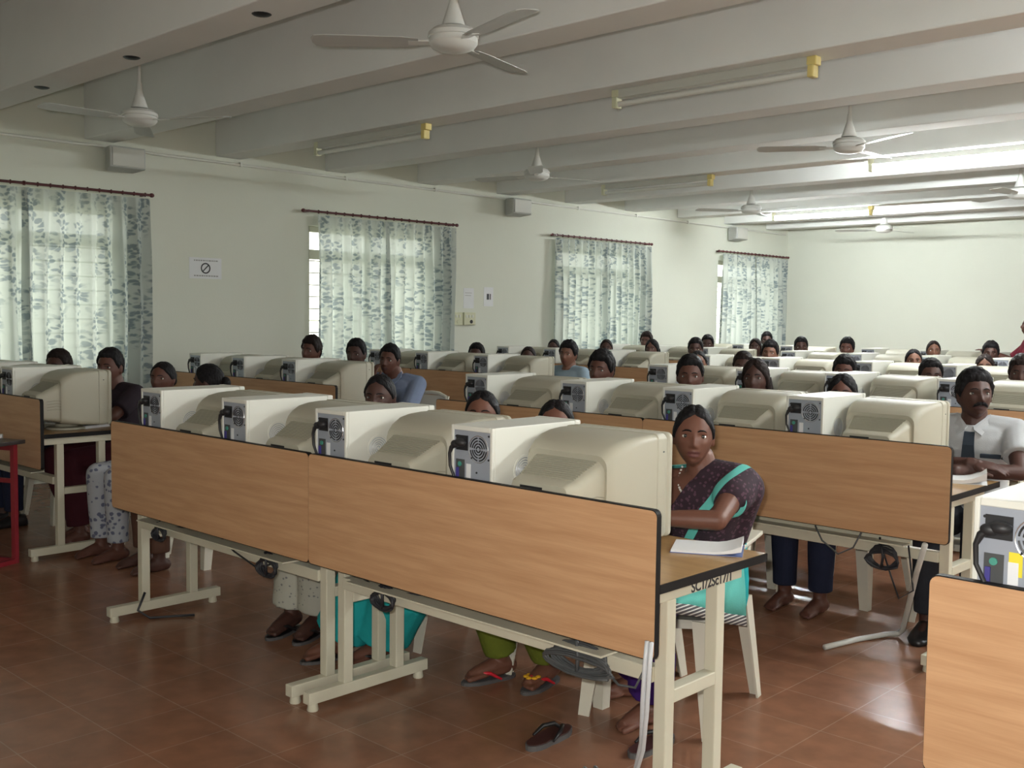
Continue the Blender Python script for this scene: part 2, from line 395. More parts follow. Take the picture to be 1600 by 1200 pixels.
# ------------------------------------------------------------------ curtains
ROD = [(.16,2.391), (4.056,6.172), (7.878,9.982), (11.76,13.87)]
ZR = 2.517
WN = ['first window from the red table', 'window behind the two young men', 'third window, past the switchboards', 'last window by the far corner']
ring_me = MB().ring((0,0,0), .016, .004, 'y', 12, 5).mesh('curtain_ring', ['rod_red'], 60)
def curtain(y0, y1, label, seed):
    rnd = random.Random(seed); L = y1-y0; n = 150; nz = 26; vs = []; uvs = []; fs = []
    ph = [rnd.uniform(0,6.28) for _ in range(5)]; npl = L/.135
    for k in range(nz+1):
        v = k/nz; z = ZR-.035-v*1.78
        for j in range(n+1):
            u = j/n; am = .014+.034*min(1, v*3)
            p = npl*u*2*PI+ph[0]+.9*math.sin(5*u+ph[1])*min(1, v*2)
            x = am*math.sin(p)+.010*math.sin(p*.37+ph[2])*v+.012*math.sin(3*v+9*u+ph[3])*v
            e = .03*math.sin(v*5+ph[4])*v
            y = y0+u*L+.012*math.sin(2*p+ph[3])*(.3+v*.5)+e*(u-.5)
            vs.append((x+.012, y, z)); uvs.append((u*L*1.7+seed*.37, -v*1.78))
    for k in range(nz):
        for j in range(n):
            a = k*(n+1)+j; fs.append((a, a+1, a+n+2, a+n+1))
    me = bpy.data.meshes.new('curtain'); me.from_pydata(vs, [], fs); me.materials.append(MATS['curtain_print'])
    ul = me.uv_layers.new(name='cloth')
    for lp in me.loops: ul.data[lp.index].uv = uvs[lp.vertex_index]
    me.polygons.foreach_set('use_smooth', [True]*len(me.polygons))
    r = mk('curtain', me, loc=(XW+.085, 0, 0)); tag(r, label, 'curtain', 'patterned curtains over the windows')
    q = max(5, int(L/.1))
    for j in range(q):
        mk('curtain_ring', ring_me, r, (0, y0+.03+(L-.06)*j/(q-1), ZR))
for i, (a, b) in enumerate(ROD):
    t = root('curtain_rod', 'dark red curtain rod over the '+WN[i], 'curtain rod', (XW+.085, (a+b)/2, ZR), 0, 'curtain rods')
    h = (b-a)/2
    build('pole', MB().tube([(0,-h,0),(0,h,0)], .012, 10), 'rod_red', t, 60)
    for sg in (-1, 1):
        build('finial', MB().ell((0,sg*(h+.012),0), (.02,.024,.02), 12, 8), 'rod_red', t, 60)
        build('bracket', MB().box((-.085,sg*(h-.05)-.01,-.012),(.012,sg*(h-.05)+.01,.012)), 'rod_red', t)
    a2 = a+(.145 if i == 1 else .07 if i == 3 else .04); mid = (a+b)/2+(.03 if i == 2 else 0)
    curtain(a2, mid+.03, 'blue-grey leaf print curtain, nearer half on the '+WN[i], i*2+1)
    curtain(mid-.02, b-.02, 'blue-grey leaf print curtain, farther half on the '+WN[i], i*2+2)

# ------------------------------------------------------------------ wall things
def speaker(y, label):
    t = root('wall_speaker', label, 'speaker', (XW, y, 2.80), 0, 'wall speakers under the beams')
    c = MB(); rings = []
    for x, hw, z0, z1 in ((.03,.12,-.10,.10),(.06,.125,-.105,.105),(.20,.165,-.085,.10),(.215,.16,-.08,.095)):
        rings.append([Vector((x,-hw,z0)),Vector((x,hw,z0)),Vector((x,hw,z1)),Vector((x,-hw,z1))])
    c.loft(rings); build('cabinet', c, 'speaker_grey', t, bevel=.008)
    build('grille', MB().box((.216,-.145,-.07),(.222,.145,.085)), 'batten', t, bevel=.003)
    build('bracket', MB().box((0,-.04,-.04),(.03,.04,.04)), 'black_plastic', t)
speaker(2.12, 'grey wall speaker above the curtain of the first window from the red table')
speaker(7.16, 'grey wall speaker high up between the second and third windows')
speaker(12.2, 'grey wall speaker above the last window by the far corner')
p = MB(); p.tube([(XW+.015, YF+.1, 2.905),(XW+.015, 1.75, 2.905),(XW+.018,2.1,2.915),(XW+.015,2.5,2.90),(XW+.015,YB-.1,2.90)], .013, 8)
r = build('conduit_pipe', p, 'pipe_white', None, 60); tag(r, 'long thin white conduit pipe running along the wall under the beams', 'pipe')
for k in range(13): build('clip', MB().box((XW,-3+k*1.27,2.885),(XW+.033,-2.975+k*1.27,2.923)), 'pipe_white', r)
def wy(y): return (y+2.3085)*.9187-2.3085
def wz(z): return 1.473+(z-1.473)*.9187
def paper_on_wall(y0, y1, z0, z1, name, label):
    t = root(name, label, 'notice', (XW, (y0+y1)/2, (z0+z1)/2)); h = (y1-y0)/2; k = (z1-z0)/2
    build('sheet', MB().box((0,-h,-k),(.003,h,k)), 'paper', t); return t, h, k
t, h, k = paper_on_wall(wy(3.27), wy(3.64), wz(1.82), wz(2.035), 'no_smoking_notice', 'white notice with a black prohibition circle between first two windows')
build('prohibition_symbol', MB().ring((.004,0,0), .045, .006, 'x', 28, 6).box((.0035,-.042,-.005),(.005,.042,.005), Matrix.Rotation(PI/4, 4, 'X')), 'ink', t)
rnd = random.Random(3)
for nm, zc_ in (('heading_line', .072), ('caption_line', -.072)):
    b = MB(); y = -h*.72
    while y < h*.72:
        ln = rnd.uniform(.01,.025); b.box((.0032,y,zc_-.006),(.0042,y+ln,zc_+.006)); y += ln+.007
    build(nm, b, 'grey_ink', t)
t, h, k = paper_on_wall(6.72, 6.88, 1.59, 1.82, 'paper_notice', 'small white sheet with two dark bars past the second window')
build('dark_bars', MB().box((.0032,-.032,-.035),(.0042,.006,.035)).box((.0032,.02,-.035),(.0042,.036,.035)), 'ink', t)
t, h, k = paper_on_wall(6.38, 6.55, 1.56, 1.80, 'paper_notice', 'faint white sheet above the double switchboard beside the second window')
build('print_lines', MB().box((.0032,-.06,.06),(.0038,.05,.065)).box((.0032,-.06,.03),(.0038,.04,.035)), 'grey_ink', t)
for j, (y, lb) in enumerate(((6.245,'cream switchboard up against the second window curtain'),(6.46,'cream switchboard with a big socket, farther from the second curtain'))):
    t = root('switchboard', lb, 'switchboard', (XW, y, 1.437), 0, 'cream switchboards')
    build('plate', MB().box((0,-.095,-.075),(.035,.095,.075)), 'switch_cream', t, bevel=.006)
    for q in range(3): build('switch', MB().box((.035,-.07+q*.05,.012),(.042,-.045+q*.05,.045)), 'pc_white', t, bevel=.002)
    build('socket', MB().lathe([(.022,.035),(.022,.041),(.004,.041)], (0,.02,-.035), 14, 'x'), 'black_plastic' if j else 'switch_cream', t)

# ------------------------------------------------------------------ ceiling fans
def fan_proto():
    t = root('ceiling_fan', '', 'fan', (0,0,0), 0, 'white ceiling fans')
    build('canopy', MB().lathe([(.02,.60),(.055,.62),(.06,.70),(.06,.72)], seg=20), 'fan_white', t, 40)
    build('down_rod', MB().tube([(0,0,.12),(0,0,.66)], .013, 10), 'fan_white', t, 60)
    build('hub_cover', MB().lathe([(.018,.26),(.022,.20),(.055,.10),(.06,.085),(.03,.08)], seg=24), 'fan_white', t, 40)
    build('motor_housing', MB().lathe([(.04,.075),(.10,.07),(.122,.05),(.125,.03),(.117,.027),(.12,.02),(.12,.0),(.105,-.02),(.07,-.035),(.02,-.04)], seg=32), 'fan_white', t, 35)
    for q in range(3):
        M = Matrix.Rotation(q*2*PI/3, 4, 'Z') @ Matrix.Rotation(.20, 4, 'X'); b = MB(); rings = []
        for x, hw in ((.17,.045),(.25,.062),(.45,.066),(.62,.070),(.675,.06),(.69,.03)):
            rings.append([M @ Vector((x,-hw,.003+.006)), M @ Vector((x,hw,-.003+.006)), M @ Vector((x,hw,-.006+.006)), M @ Vector((x,-hw,0.006))])
        b.loft(rings); o = build('blade', b, 'fan_blade', t)
        build('blade_arm', MB().box((.10,-.02,.0),(.22,.02,.008), Matrix.Rotation(q*2*PI/3, 4, 'Z') @ Matrix.Rotation(.20, 4, 'X')), 'fan_white', o)
    return t
FP = fan_proto()
FANS = [(-5.38,1.30,.52,'white ceiling fan in front of the first window from the red table'),
        (-2.2,1.30,-2.35,'large white ceiling fan above the front middle desk row'),
        (-5.18,5.2,-2.95,'white ceiling fan near the wall beyond the first tube light'),
        (-2.16,5.45,-2.6,'white ceiling fan hanging before the big lit tube light'),
        (-5.25,9.2,-2.3,'white ceiling fan just short of the farther lit tube light'),
        (-5.15,12.75,-2.8,'white ceiling fan nearest the back wall'),
        (-2.18,9.4,2.6,'white ceiling fan behind the big lit tube light, at the picture edge')]
for i, (x, y, a, lb) in enumerate(FANS):
    f = FP if i == 0 else copy_tree(FP)
    f.location = (x, y, 2.80); f.rotation_euler = (0,0,a); f['label'] = lb

# ------------------------------------------------------------------ tube lights
def tube_light(x, y, label, lit=False, n=1.45):
    t = root('tube_light', label, 'tube light', (x, y, ZB), 0, 'tube lights under the beams')
    build('batten', MB().box((.03,-.03,-.055),(n-.03,.03,0)), 'batten', t, bevel=.004)
    b = build('tube', MB().tube([(.05,-.01,-.092),(n-.05,-.01,-.092)], .019, 12), 'tube_lit' if lit else 'tube_off', t, 60)
    for x0 in (.0, n-.06):
        c = 'yellow_cap' if x0 > .1 else 'switch_cream'
        build('end_holder', MB().box((x0,-.032,-.05),(x0+.06,.032,.0)).box((x0+.01,-.04,-.118),(x0+.05,.022,-.05)), c, t, bevel=.006)
BY = [YB0+k*S+BW*.5 for k in range(-4, 10)]   # index 4 -> k=0
tube_light(-5.98, BY[5], 'unlit tube light with a yellow end near the second window')
tube_light(-2.72, BY[5], 'unlit tube light nearest the big ceiling fan, yellow end cap')
tube_light(-5.86, BY[8], 'unlit small tube light beyond the third fan, high near the third window')
tube_light(-2.74, BY[8], 'brightest lit tube light, on the side away from the windows', True)
tube_light(-5.90, BY[11], 'lit tube light nearest the back wall', True)
for x, y, w_ in ((.6, BY[8], 'in line with and beyond the big lit one'), (3.8, BY[5], 'over the far side of the second rows')):  # out-of-view tubes added to brighten the outer side
    tube_light(x, y, 'added unseen lit tube light '+w_, True)
for x, y, w_ in ((.95,BY[5],'over the aisle before the near row with the yellow label'),(5.2,BY[3],'beside the photographer, toward the far wall')): tube_light(x, y, 'added unseen lit tube light '+w_, True)  # two more unseen tubes, added to lift wall and ceiling light

# ------------------------------------------------------------------ desks
ZT_, ZP0, ZP1, DD = .75, .5443, .9544, .589
def rounded_panel(x0, x1, z0, z1, y0, y1, r=.018):
    pts = []
    for cx, cz, a in ((x1-r,z1-r,0),(x0+r,z1-r,90),(x0+r,z0+r,180),(x1-r,z0+r,270)):
        for q in range(5):
            an = math.radians(a+q*22.5); pts.append((cx+r*math.cos(an), cz+r*math.sin(an)))
    return [[Vector((p[0],y,p[1])) for p in pts] for y in (y0, y1)], pts
def desk_proto(W):
    t = root('computer_desk', '', 'desk')
    build('tabletop', MB().box((.004,.024,ZT_-.022),(W-.004,DD-.003,ZT_)), 'wood_top', t)
    e = MB()
    e.box((.0005,.024,ZT_-.026),(.004,DD,ZT_-.0008)); e.box((W-.004,.024,ZT_-.026),(W-.0005,DD,ZT_-.0008)); e.box((.0005,DD-.003,ZT_-.026),(W-.0005,DD+.001,ZT_-.0008))
    build('edge_banding', e, 'black_edge', t)
    rings, pts = rounded_panel(.001, W-.001, ZP0, ZP1, 0, .02)
    pn = build('modesty_panel', MB().loft(rings), 'wood_panel', t)
    e = MB(); n = len(pts); cx, cz = W/2, (ZP0+ZP1)/2; vs = []
    for px, pz in pts:
        dx = .0022 if px > cx else -.0022; dz = .0025 if pz > cz else -.0025
        vs += [(px,.0008,pz),(px,.0215,pz),(px+dx*.4,.0215,pz+dz),(px+dx*.4,.0008,pz+dz)]
    fs = []
    for i in range(n):
        k = (i+1) % n
        for a, b in ((0,1),(1,2),(2,3),(3,0)): fs.append((i*4+a,i*4+b,k*4+b,k*4+a))
    e.add(vs, fs); build('edge_strip', e, 'black_edge', pn)
    for x in (.035, W-.035-.042):
        f = MB(); x1 = x+.042
        f.box((x,-.05,.03),(x1,.535,.075))
        f.box((x,.11,.075),(x1,.152,.682)); f.box((x,.365,.075),(x1,.407,.682))
        f.box((x,.152,.38),(x1,.365,.42)); f.box((x,.035,.682),(x1,.50,.726))
        lf = build('leg_frame', f, 'cream_metal', t, bevel=.003)
        for y in (-.02, .50): build('foot_pad', MB().lathe([(.02,0),(.022,.004),(.018,.03)], (x+.021,y,0), 12), 'cream_metal', lf, 40)
    build('stretcher', MB().box((.077,.10,.44),(W-.077,.145,.485)), 'cream_metal', t, bevel=.003)
    build('cable_tray', MB().box((.2,.022,.50),(W-.2,.10,.506)).box((.2,.098,.50),(W-.2,.102,.53)), 'cream_metal', t)
    return t
DP = {}
def desk(x, y, W, label):
    if W not in DP: DP[W] = t = desk_proto(W)
    else: t = copy_tree(DP[W])
    t.location = (x, y, 0); t['label'] = label; t['group'] = 'computer desks in rows'
    return t

# ------------------------------------------------------------------ computer tower
def tower_proto():
    t = root('computer_tower', '', 'computer'); W, D, H = .187, .43, .372
    b = MB(); w_ = .011
    b.box((0,.012,0),(W,D-.03,H)); b.box((0,0,0),(w_,.012,H)); b.box((W-w_,0,0),(W,.012,H)); b.box((w_,0,0),(W-w_,.012,.012)); b.box((w_,0,H-.016),(W-w_,.012,H))
    build('case', b, 'pc_white', t, bevel=.0025)
    build('front_bezel', MB().box((-.002,D-.03,0),(W+.002,D,H+.002)), 'pc_white', t, bevel=.006)
    rpm = MB().box((w_,.004,.012),(W-w_,.0115,H-.016)); rpm.mat(1)
    for x, z in ((.02,.335),(.168,.345),(.168,.27),(.092,.27),(.115,.225),(.1,.2)): rpm.lathe([(.004,.005),(.003,0)], (x,.002,z), 8, 'y')
    rp = build('rear_panel', rpm, ['pc_rear','black_plastic'], t)
    f = MB(); c = (.122,.0035,.300)
    for R_ in (.009,.018,.027,.036): 
        for q in range(4): f.ring(c, R_, .0024, 'y', 10, 5, q*PI/2+.12, q*PI/2+PI/2-.12)
    build('fan_grille', f, 'black_plastic', rp, 60)
    build('fan_frame', MB().ring(c, .043, .0016, 'y', 28, 5), 'chrome', rp, 60)
    build('power_socket', MB().box((.022,.001,.292),(.075,.005,.34)), 'black_plastic', rp)
    io = build('port_block', MB().box((.022,.0015,.10),(.060,.005,.262)), 'cable_grey', rp)
    build('keyboard_port', MB().lathe([(.008,.001),(.008,-.003),(.003,-.003)], (.041,.001,.247), 10, 'y'), 'port_green', io)
    build('printer_port', MB().box((.042,-.004,.13),(.055,.0015,.20)), 'port_red', io)
    build('serial_port', MB().box((.026,-.003,.20),(.036,.0015,.235)), 'port_blue', io)
    build('spec_label', MB().box((.068,.0028,.205),(.088,.0038,.25)), 'paper', rp)
    sl = MB()
    for q in range(5): sl.box((.085,.0015,.03+q*.022),(.165,.0038,.040+q*.022))
    build('slot_cover', sl, 'chrome', rp)
    vt = MB(); vt.lathe([(.052,-.0005),(.052,.001),(.047,.002),(.046,-.004)], (W,.15,.228), 28, 'x')
    v = build('side_vent', vt, 'pc_white', t, 50)
    vm = MB()
    for R_ in (.008,.016,.024,.032,.040): vm.ring((W+.0004,.15,.228), R_, .0014, 'x', 24, 4)
    build('vent_mesh', vm, 'pc_rear', v, 60)
    pc = MB()
    pc.ell((.056,-.012,.318), (.024,.016,.014), 14, 8); pc.ell((.035,-.015,.312),(.018,.012,.013), 12, 8)
    pc.tube([(.034,-.014,.312),(.020,-.017,.300),(.012,-.018,.280),(.013,-.016,.24),(.028,-.015,.21),(.048,-.012,.16),(.06,-.006,.08),(.06,-.006,.012)], [.009,.008,.0055,.005,.005,.005,.005,.005], 8)
    build('power_cord', pc, 'black_plastic', t, 60)
    return t
TP = tower_proto(); TFIRST = [True]
def tower(x, y, label, rz=0):
    t = TP if TFIRST[0] else copy_tree(TP); TFIRST[0] = False
    t.location = (x, y, ZT_); t.rotation_euler = (0,0,rz); t['label'] = label; t['group'] = 'computer towers on the desks'
    return t

# ------------------------------------------------------------------ CRT monitor
def rrect(hw, z0, z1, r, n=5):
    pts = []; 
    for cx, cz, a in ((hw-r,z1-r,0),(-hw+r,z1-r,90),(-hw+r,z0+r,180),(hw-r,z0+r,270)):
        for q in range(n):
            an = math.radians(a+q*90/(n-1)); pts.append((cx+r*math.cos(an), cz+r*math.sin(an)))
    return pts
def monitor_proto():
    t = root('crt_monitor', '', 'monitor')
    secs = [(.40,.185,.033,.357,.02),(.385,.192,.03,.363,.02),(.345,.192,.03,.363,.02),(.343,.1895,.032,.3605,.02),(.30,.190,.033,.3605,.022),
            (.24,.187,.036,.357,.028),(.19,.181,.04,.349,.035),(.155,.174,.044,.334,.04),(.136,.168,.048,.320,.04),(.126,.161,.05,.307,.038),
            (.131,.149,.054,.290,.035),(.10,.141,.06,.272,.03),(.06,.131,.066,.249,.026),(.035,.124,.07,.235,.024),(.012,.119,.073,.230,.022),(0,.112,.08,.221,.02)]
    b = MB(); b.loft([[Vector((p[0], y, p[1])) for p in rrect(hw, z0, z1, r)] for y, hw, z0, z1, r in secs])
    hs = build('housing', b, 'crt_beige', t, 32)
    bz = MB(); o_ = rrect(.192,.03,.363,.02); i_ = rrect(.160,.065,.335,.018)
    rings = [[Vector((p[0],y,p[1])) for p in q] for q, y in ((rrect(.185,.033,.357,.02),.400),(o_,.405),(o_,.418),(rrect(.186,.035,.357,.02),.424),(i_,.420),(rrect(.155,.07,.33,.018),.408))]
    bz.loft(rings, False); build('bezel', bz, 'crt_beige', t, 40)
    sc = MB(); n = 8; vs = []
    for i in range(n+1):
        for j in range(n+1):
            u, v = i/n*2-1, j/n*2-1; vs.append((u*.157, .417-.008*(u*u+v*v), .2+v*.134))
    sc.add(vs, [(i*(n+1)+j, (i+1)*(n+1)+j, (i+1)*(n+1)+j+1, i*(n+1)+j+1) for i in range(n) for j in range(n)])
    build('screen', sc, 'screen_glass', t, 80)
    rv = MB()          # ribbed slope between hood and back
    for q in range(11):
        y = .124-q*.0082; z = .290-(.131-y)*.574+.0008
        hw = .122-(.126-y)*.22
        rv.box((-hw,y-.0022,z-.012),(hw,y+.0022,z+.0022))
    build('rear_vent', rv, 'crt_vent', hs)
    sv = MB()
    for sg in (-1, 1):
        for q in range(4):
            z = .13+q*.017
            sv.tube([(sg*.1305,.055,z),(sg*.1430,.105,z+.006),(sg*.1500,.130,z+.002)], .0014, 5)
    build('side_vent', sv, 'crt_vent', hs)
    build('connector_recess', MB().box((-.075,-.0015,.196),(.015,.006,.211)), 'black_plastic', hs)
    build('rating_plate', MB().box((-.075,-.0008,.10),(.06,.004,.13)), 'paper', hs)
    st = MB(); st.lathe([(.115,0),(.12,.004),(.115,.014),(.07,.02),(.06,.035)], (0,.22,0), 28)
    build('stand', st, 'crt_beige', t, 40)
    lg = MB(); lg.ell((.1925,.372,.305), (.0016,.005,.0025), 8, 6); build('side_mark', lg, 'cable_grey', hs)
    return t
MP = monitor_proto(); MFIRST = [True]
def monitor(x, y, label, rz=0):
    t = MP if MFIRST[0] else copy_tree(MP); MFIRST[0] = False
    t.location = (x, y, ZT_); t.rotation_euler = (0,0,rz); t['label'] = label; t['group'] = 'beige CRT monitors on the desks'
    return t
ORD = ['first','second','third','fourth','fifth','sixth']
rj = random.Random(11)
def row(name, x0, y, widths, pcs, mon_dx=.42, skip_t=(), skip_m=(), my=.035, mdx={}):
    """one desk row: desks side by side from x0, a tower and a monitor per seat"""
    x = x0
    for i, W in enumerate(widths):
        where = 'only' if len(widths) == 1 else ('window-side' if i == 0 else 'aisle-side')
        desk(x, y, W, 'wood-fronted computer desk, the %s one of the %s' % (where, name)); x += W
    for i, px in enumerate(pcs):
        if i not in skip_t: tower(px, y+.03, 'white computer tower, %s from the window end of the %s' % (ORD[i], name))
        if i not in skip_m: monitor(px+mon_dx+mdx.get(i,0)+rj.uniform(-.01,.01), y+my, 'beige CRT monitor, %s from the window end of the %s' % (ORD[i], name), rj.uniform(-.04,.04))

# ------------------------------------------------------------------ lay the rows out
row('front middle row', -3.16, 0, [1.58,1.58], [-2.92,-2.23,-1.58,-.84], mdx={3:-.035})
row('second middle row', -3.18, 2.1, [1.58,1.58], [-2.95,-2.19,-1.5,-.80], mdx={3:-.035})
row('third middle row', -3.4, 4.2, [.79,1.58], [-3.13,-2.36,-1.68])
row('fourth middle row', -4.2, 6.3, [1.58,1.58], [-4.12,-3.38,-2.5,-1.79])
row('fifth middle row', -4.62, 8.4, [1.58,1.58], [-4.36,-3.58,-2.8,-2.08])
row('sixth middle row', -4.62, 10.5, [1.58,1.58], [-4.4,-3.64,-2.9,-2.15])
row('front row by the red table', -6.91, .237, [.79,1.58], [-6.62,-5.86,-5.19])
row('second window-side row', -6.89, 2.34, [.79,1.58], [-6.62,-5.95,-5.24])
row('third window-side row', -6.9, 4.44, [.79,1.58], [-6.78,-6.08,-5.27])
row('fourth window-side row', -7.15, 6.54, [.79,1.58], [-7.02,-6.29,-5.5])
row('fifth window-side row', -7.2, 8.55, [.79,1.58], [-7.1,-6.35,-5.6])
row('sixth window-side row', -7.2, 10.6, [.79,1.58], [-7.1,-6.35,-5.6])
row('near row with the yellow-labelled tower', .80, -.164, [1.58,1.58], [.873,1.62,2.4,3.1])
row('outer row behind the white shirt', -.98, 4.2, [1.58,1.58], [-.93,-.2,.55,1.28])
row('outer fourth row', -1.0, 6.3, [1.58,1.58], [-.95,-.22,.52,1.25])
row('outer fifth row', -1.3, 8.4, [1.58,1.58], [-1.22,-.5,.25,1.0])
row('outer sixth row', -1.3, 10.5, [1.58,1.58], [-1.24,-.52,.22,.95])
row('outer second row', .9, 2.0, [1.58], [1.05,1.8])
lb = build('warning_label', MB().box((.942,-.1308,.972),(.968,-.1298,1.020)), 'yellow_label'); lb_host = None
for o in COL.objects:
    if o.get('category') == 'computer' and abs(o.location.x-.873) < .01 and abs(o.location.y+.134) < .01: lb_host = o
lb.parent = lb_host; lb.matrix_parent_inverse = Matrix.Translation(-Vector(lb_host.location))
lb['label'] = 'yellow warning label'
# painted code on the end rail of the front desk
me = text_mesh('SC1/2Sc17/1', .043); me.materials.append(MATS['ink'])
for o in COL.objects:
    if o.get('category') == 'desk' and abs(o.location.x+1.58) < .01 and abs(o.location.y) < .01:
        lf = [c for c in o.children if c.name.startswith('leg_frame')][1]
        c = mk('painted_lettering', me, lf, (1.58-.0345, .225, .6855)); c.rotation_euler = (PI/2, 0, PI/2)

# ------------------------------------------------------------------ plastic chair
def chair_proto():
    t = root('plastic_chair', '', 'chair')
    b = MB(); rings = []
    for y, hw, z in ((-.235,.19,.385),(-.225,.215,.402),(-.15,.222,.396),(0,.215,.386),(.15,.20,.392),(.20,.19,.41)):
        xs = [-1,-.85,-.5,0,.5,.85,1]
        top = [Vector((hw*q, y, z+.018*abs(q)**4)) for q in xs]; bot = [Vector((hw*q, y, z-.014+.018*abs(q)**4)) for q in reversed(xs)]
        rings.append(top+bot)
    b.loft(rings); build('seat', b, 'chair_plastic', t, 50)
    def by(z): return .195+(z-.43)*.26
    bk = MB()
    path = [(-.195,.43),(-.205,.60),(-.20,.74),(-.16,.815),(-.08,.84),(0,.845),(.08,.84),(.16,.815),(.20,.74),(.205,.60),(.195,.43)]
    bk.tube([(x,by(z),z) for x, z in path], [.016]*len(path), 8)
    bk.box((-.19,-.006,.715),(.19,.006,.825), Matrix.Translation((0,by(.77)-.0,0)) @ Matrix.Translation((0,0,.77)) @ Matrix.Rotation(-.25,4,'X') @ Matrix.Translation((0,0,-.77)))
    for x in (-.13,-.065,0,.065,.13):
        bk.tube([(x,by(.43),.43),(x,by(.6)+.012,.6),(x,by(.74),.74)], .013, 6)
    build('backrest', bk, 'chair_plastic', t, 50)
    for sg in (-1, 1):
        a = MB(); rings = []
        for y, z, hw in ((.235,.655,.022),(.10,.648,.026),(-.08,.64,.028),(-.19,.625,.026),(-.235,.58,.022),(-.238,.50,.020),(-.222,.42,.020)):
            th = .008 if z > .6 else .012
            x = sg*(.245 if z > .5 else .235)
            rings.append([Vector((x-hw,y,z-th)),Vector((x+hw,y,z-th)),Vector((x+hw,y+(.012 if z<.6 else 0),z+th)),Vector((x-hw,y+(.012 if z<.6 else 0),z+th))])
        a.loft(rings); build('armrest', a, 'chair_plastic', t, 40, bevel=.004)
        for fy, ty in ((-.205,-.255),(.185,.265)):
            l = MB(); rings = []
            for z, wd in ((.41,.074),(.30,.066),(.15,.056),(0,.044)):
                f_ = 1-z/.42; x = sg*(.195+.045*f_); y = fy+(ty-fy)*f_; d_ = -1 if fy < 0 else 1
                q = .008
                P = [(0,0),(wd,0),(wd,q),(q,q),(q,wd),(0,wd)]
                pts = [Vector((x+sg*(wd/2-p_[0]), y+d_*(wd/2-p_[1]), z)) for p_ in P]
                rings.append(pts)
            l.loft(rings); build('leg', l, 'chair_plastic', t)
    return t
CP = chair_proto(); CFIRST = [True]
def chair(x, y, label, rz=0):
    t = CP if CFIRST[0] else copy_tree(CP); CFIRST[0] = False
    t.location = (x, y, 0); t.rotation_euler = (0,0,rz); t['label'] = label; t['group'] = 'white plastic chairs at the desks'
    return t

# ------------------------------------------------------------------ people
def remesh(mb, name, mats, voxel, smooth=4, fac=.5, lam=None):
    me = mb.mesh(name+'_src'); o = bpy.data.objects.new('tmp', me); COL.objects.link(o)
    md = o.modifiers.new('r', 'REMESH'); md.mode = 'VOXEL'; md.voxel_size = voxel; md.use_smooth_shade = True
    if smooth:
        sm = o.modifiers.new('s', 'SMOOTH'); sm.iterations = smooth; sm.factor = fac
    dg = bpy.context.evaluated_depsgraph_get(); dg.update()
    out = bpy.data.meshes.new_from_object(o.evaluated_get(dg)); out.name = name
    out.materials.clear()
    for m_ in mats: out.materials.append(MATS[m_])
    out.polygons.foreach_set('use_smooth', [True]*len(out.polygons)); out.polygons.foreach_set('material_index', [0]*len(out.polygons))
    bpy.data.objects.remove(o); bpy.data.meshes.remove(me)
    return out
def sph_grid(nu, nv, fn):
    rings = []
    for i in range(1, nv):
        t = PI*i/nv; rings.append([fn(t, 2*PI*j/nu) for j in range(nu)])
    vs = [fn(1e-4, 0)]+[p for r_ in rings for p in r_]+[fn(PI-1e-4, 0)]
    fs = [(0,1+j,1+(j+1) % nu) for j in range(nu)]
    for i in range(nv-2):
        for j in range(nu):
            k = (j+1) % nu; fs.append((1+i*nu+j,1+(i+1)*nu+j,1+(i+1)*nu+k,1+i*nu+k))
    b_ = 1+(nv-2)*nu; fs += [(b_+j,len(vs)-1,b_+(j+1) % nu) for j in range(nu)]
    return vs, fs
def G(x, z, cx, cz, sx, sz): return math.exp(-((x-cx)/sx)**2-((z-cz)/sz)**2)
def head_base(t, ph, fem):
    dx, dy, dz = math.sin(t)*math.sin(ph), -math.sin(t)*math.cos(ph), math.cos(t)
    x, y, z = .0735*dx, .095*dy, .115*dz
    q = max(0, -z/.115); fr = max(0, math.cos(ph))
    x *= 1-(.27 if fem else .25)*q**1.9
    y -= .036*q**1.3*fr*(math.sin(t)**.3)
    if y > 0: y *= 1-.30*q
    x *= 1+.03*max(0, z/.115)
    return x, y, z, fr
def head_surface(t, ph, fem, mouth_open=0):
    x, y, z, fr = head_base(t, ph, fem)
    if fr > 0:
        w_ = fr**.5; a = 0
        for sx in (-1, 1):
            a -= .0105*G(x,z,sx*.031,.004,.017,.010)
            a += (.003 if fem else .006)*G(x,z,sx*.029,.026,.020,.008)
            a += .003*G(x,z,sx*.031,.0165,.016,.0035)
            a += .006*G(x,z,sx*.0125,-.034,.007,.007)
            a += .0045*G(x,z,sx*.042,-.018,.018,.018)
        a += .008*G(x,z,0,.006,.009,.020)+.016*G(x,z,0,-.017,.0105,.016)+.011*G(x,z,0,-.029,.011,.009)
        a += (.0085 if fem else .0065)*G(x,z,0,-.0555,.022,.0058)+(.0095 if fem else .0075)*G(x,z,0,-.069,.019,.0065)-(.0055+.006*mouth_open)*G(x,z,0,-.0622,.022,.0028+.002*mouth_open)
        a += .006*G(x,z,0,-.094,.02,.012)-.004*G(x,z,0,-.080,.018,.005)
        y -= a*w_
    return Vector((x,y,z))
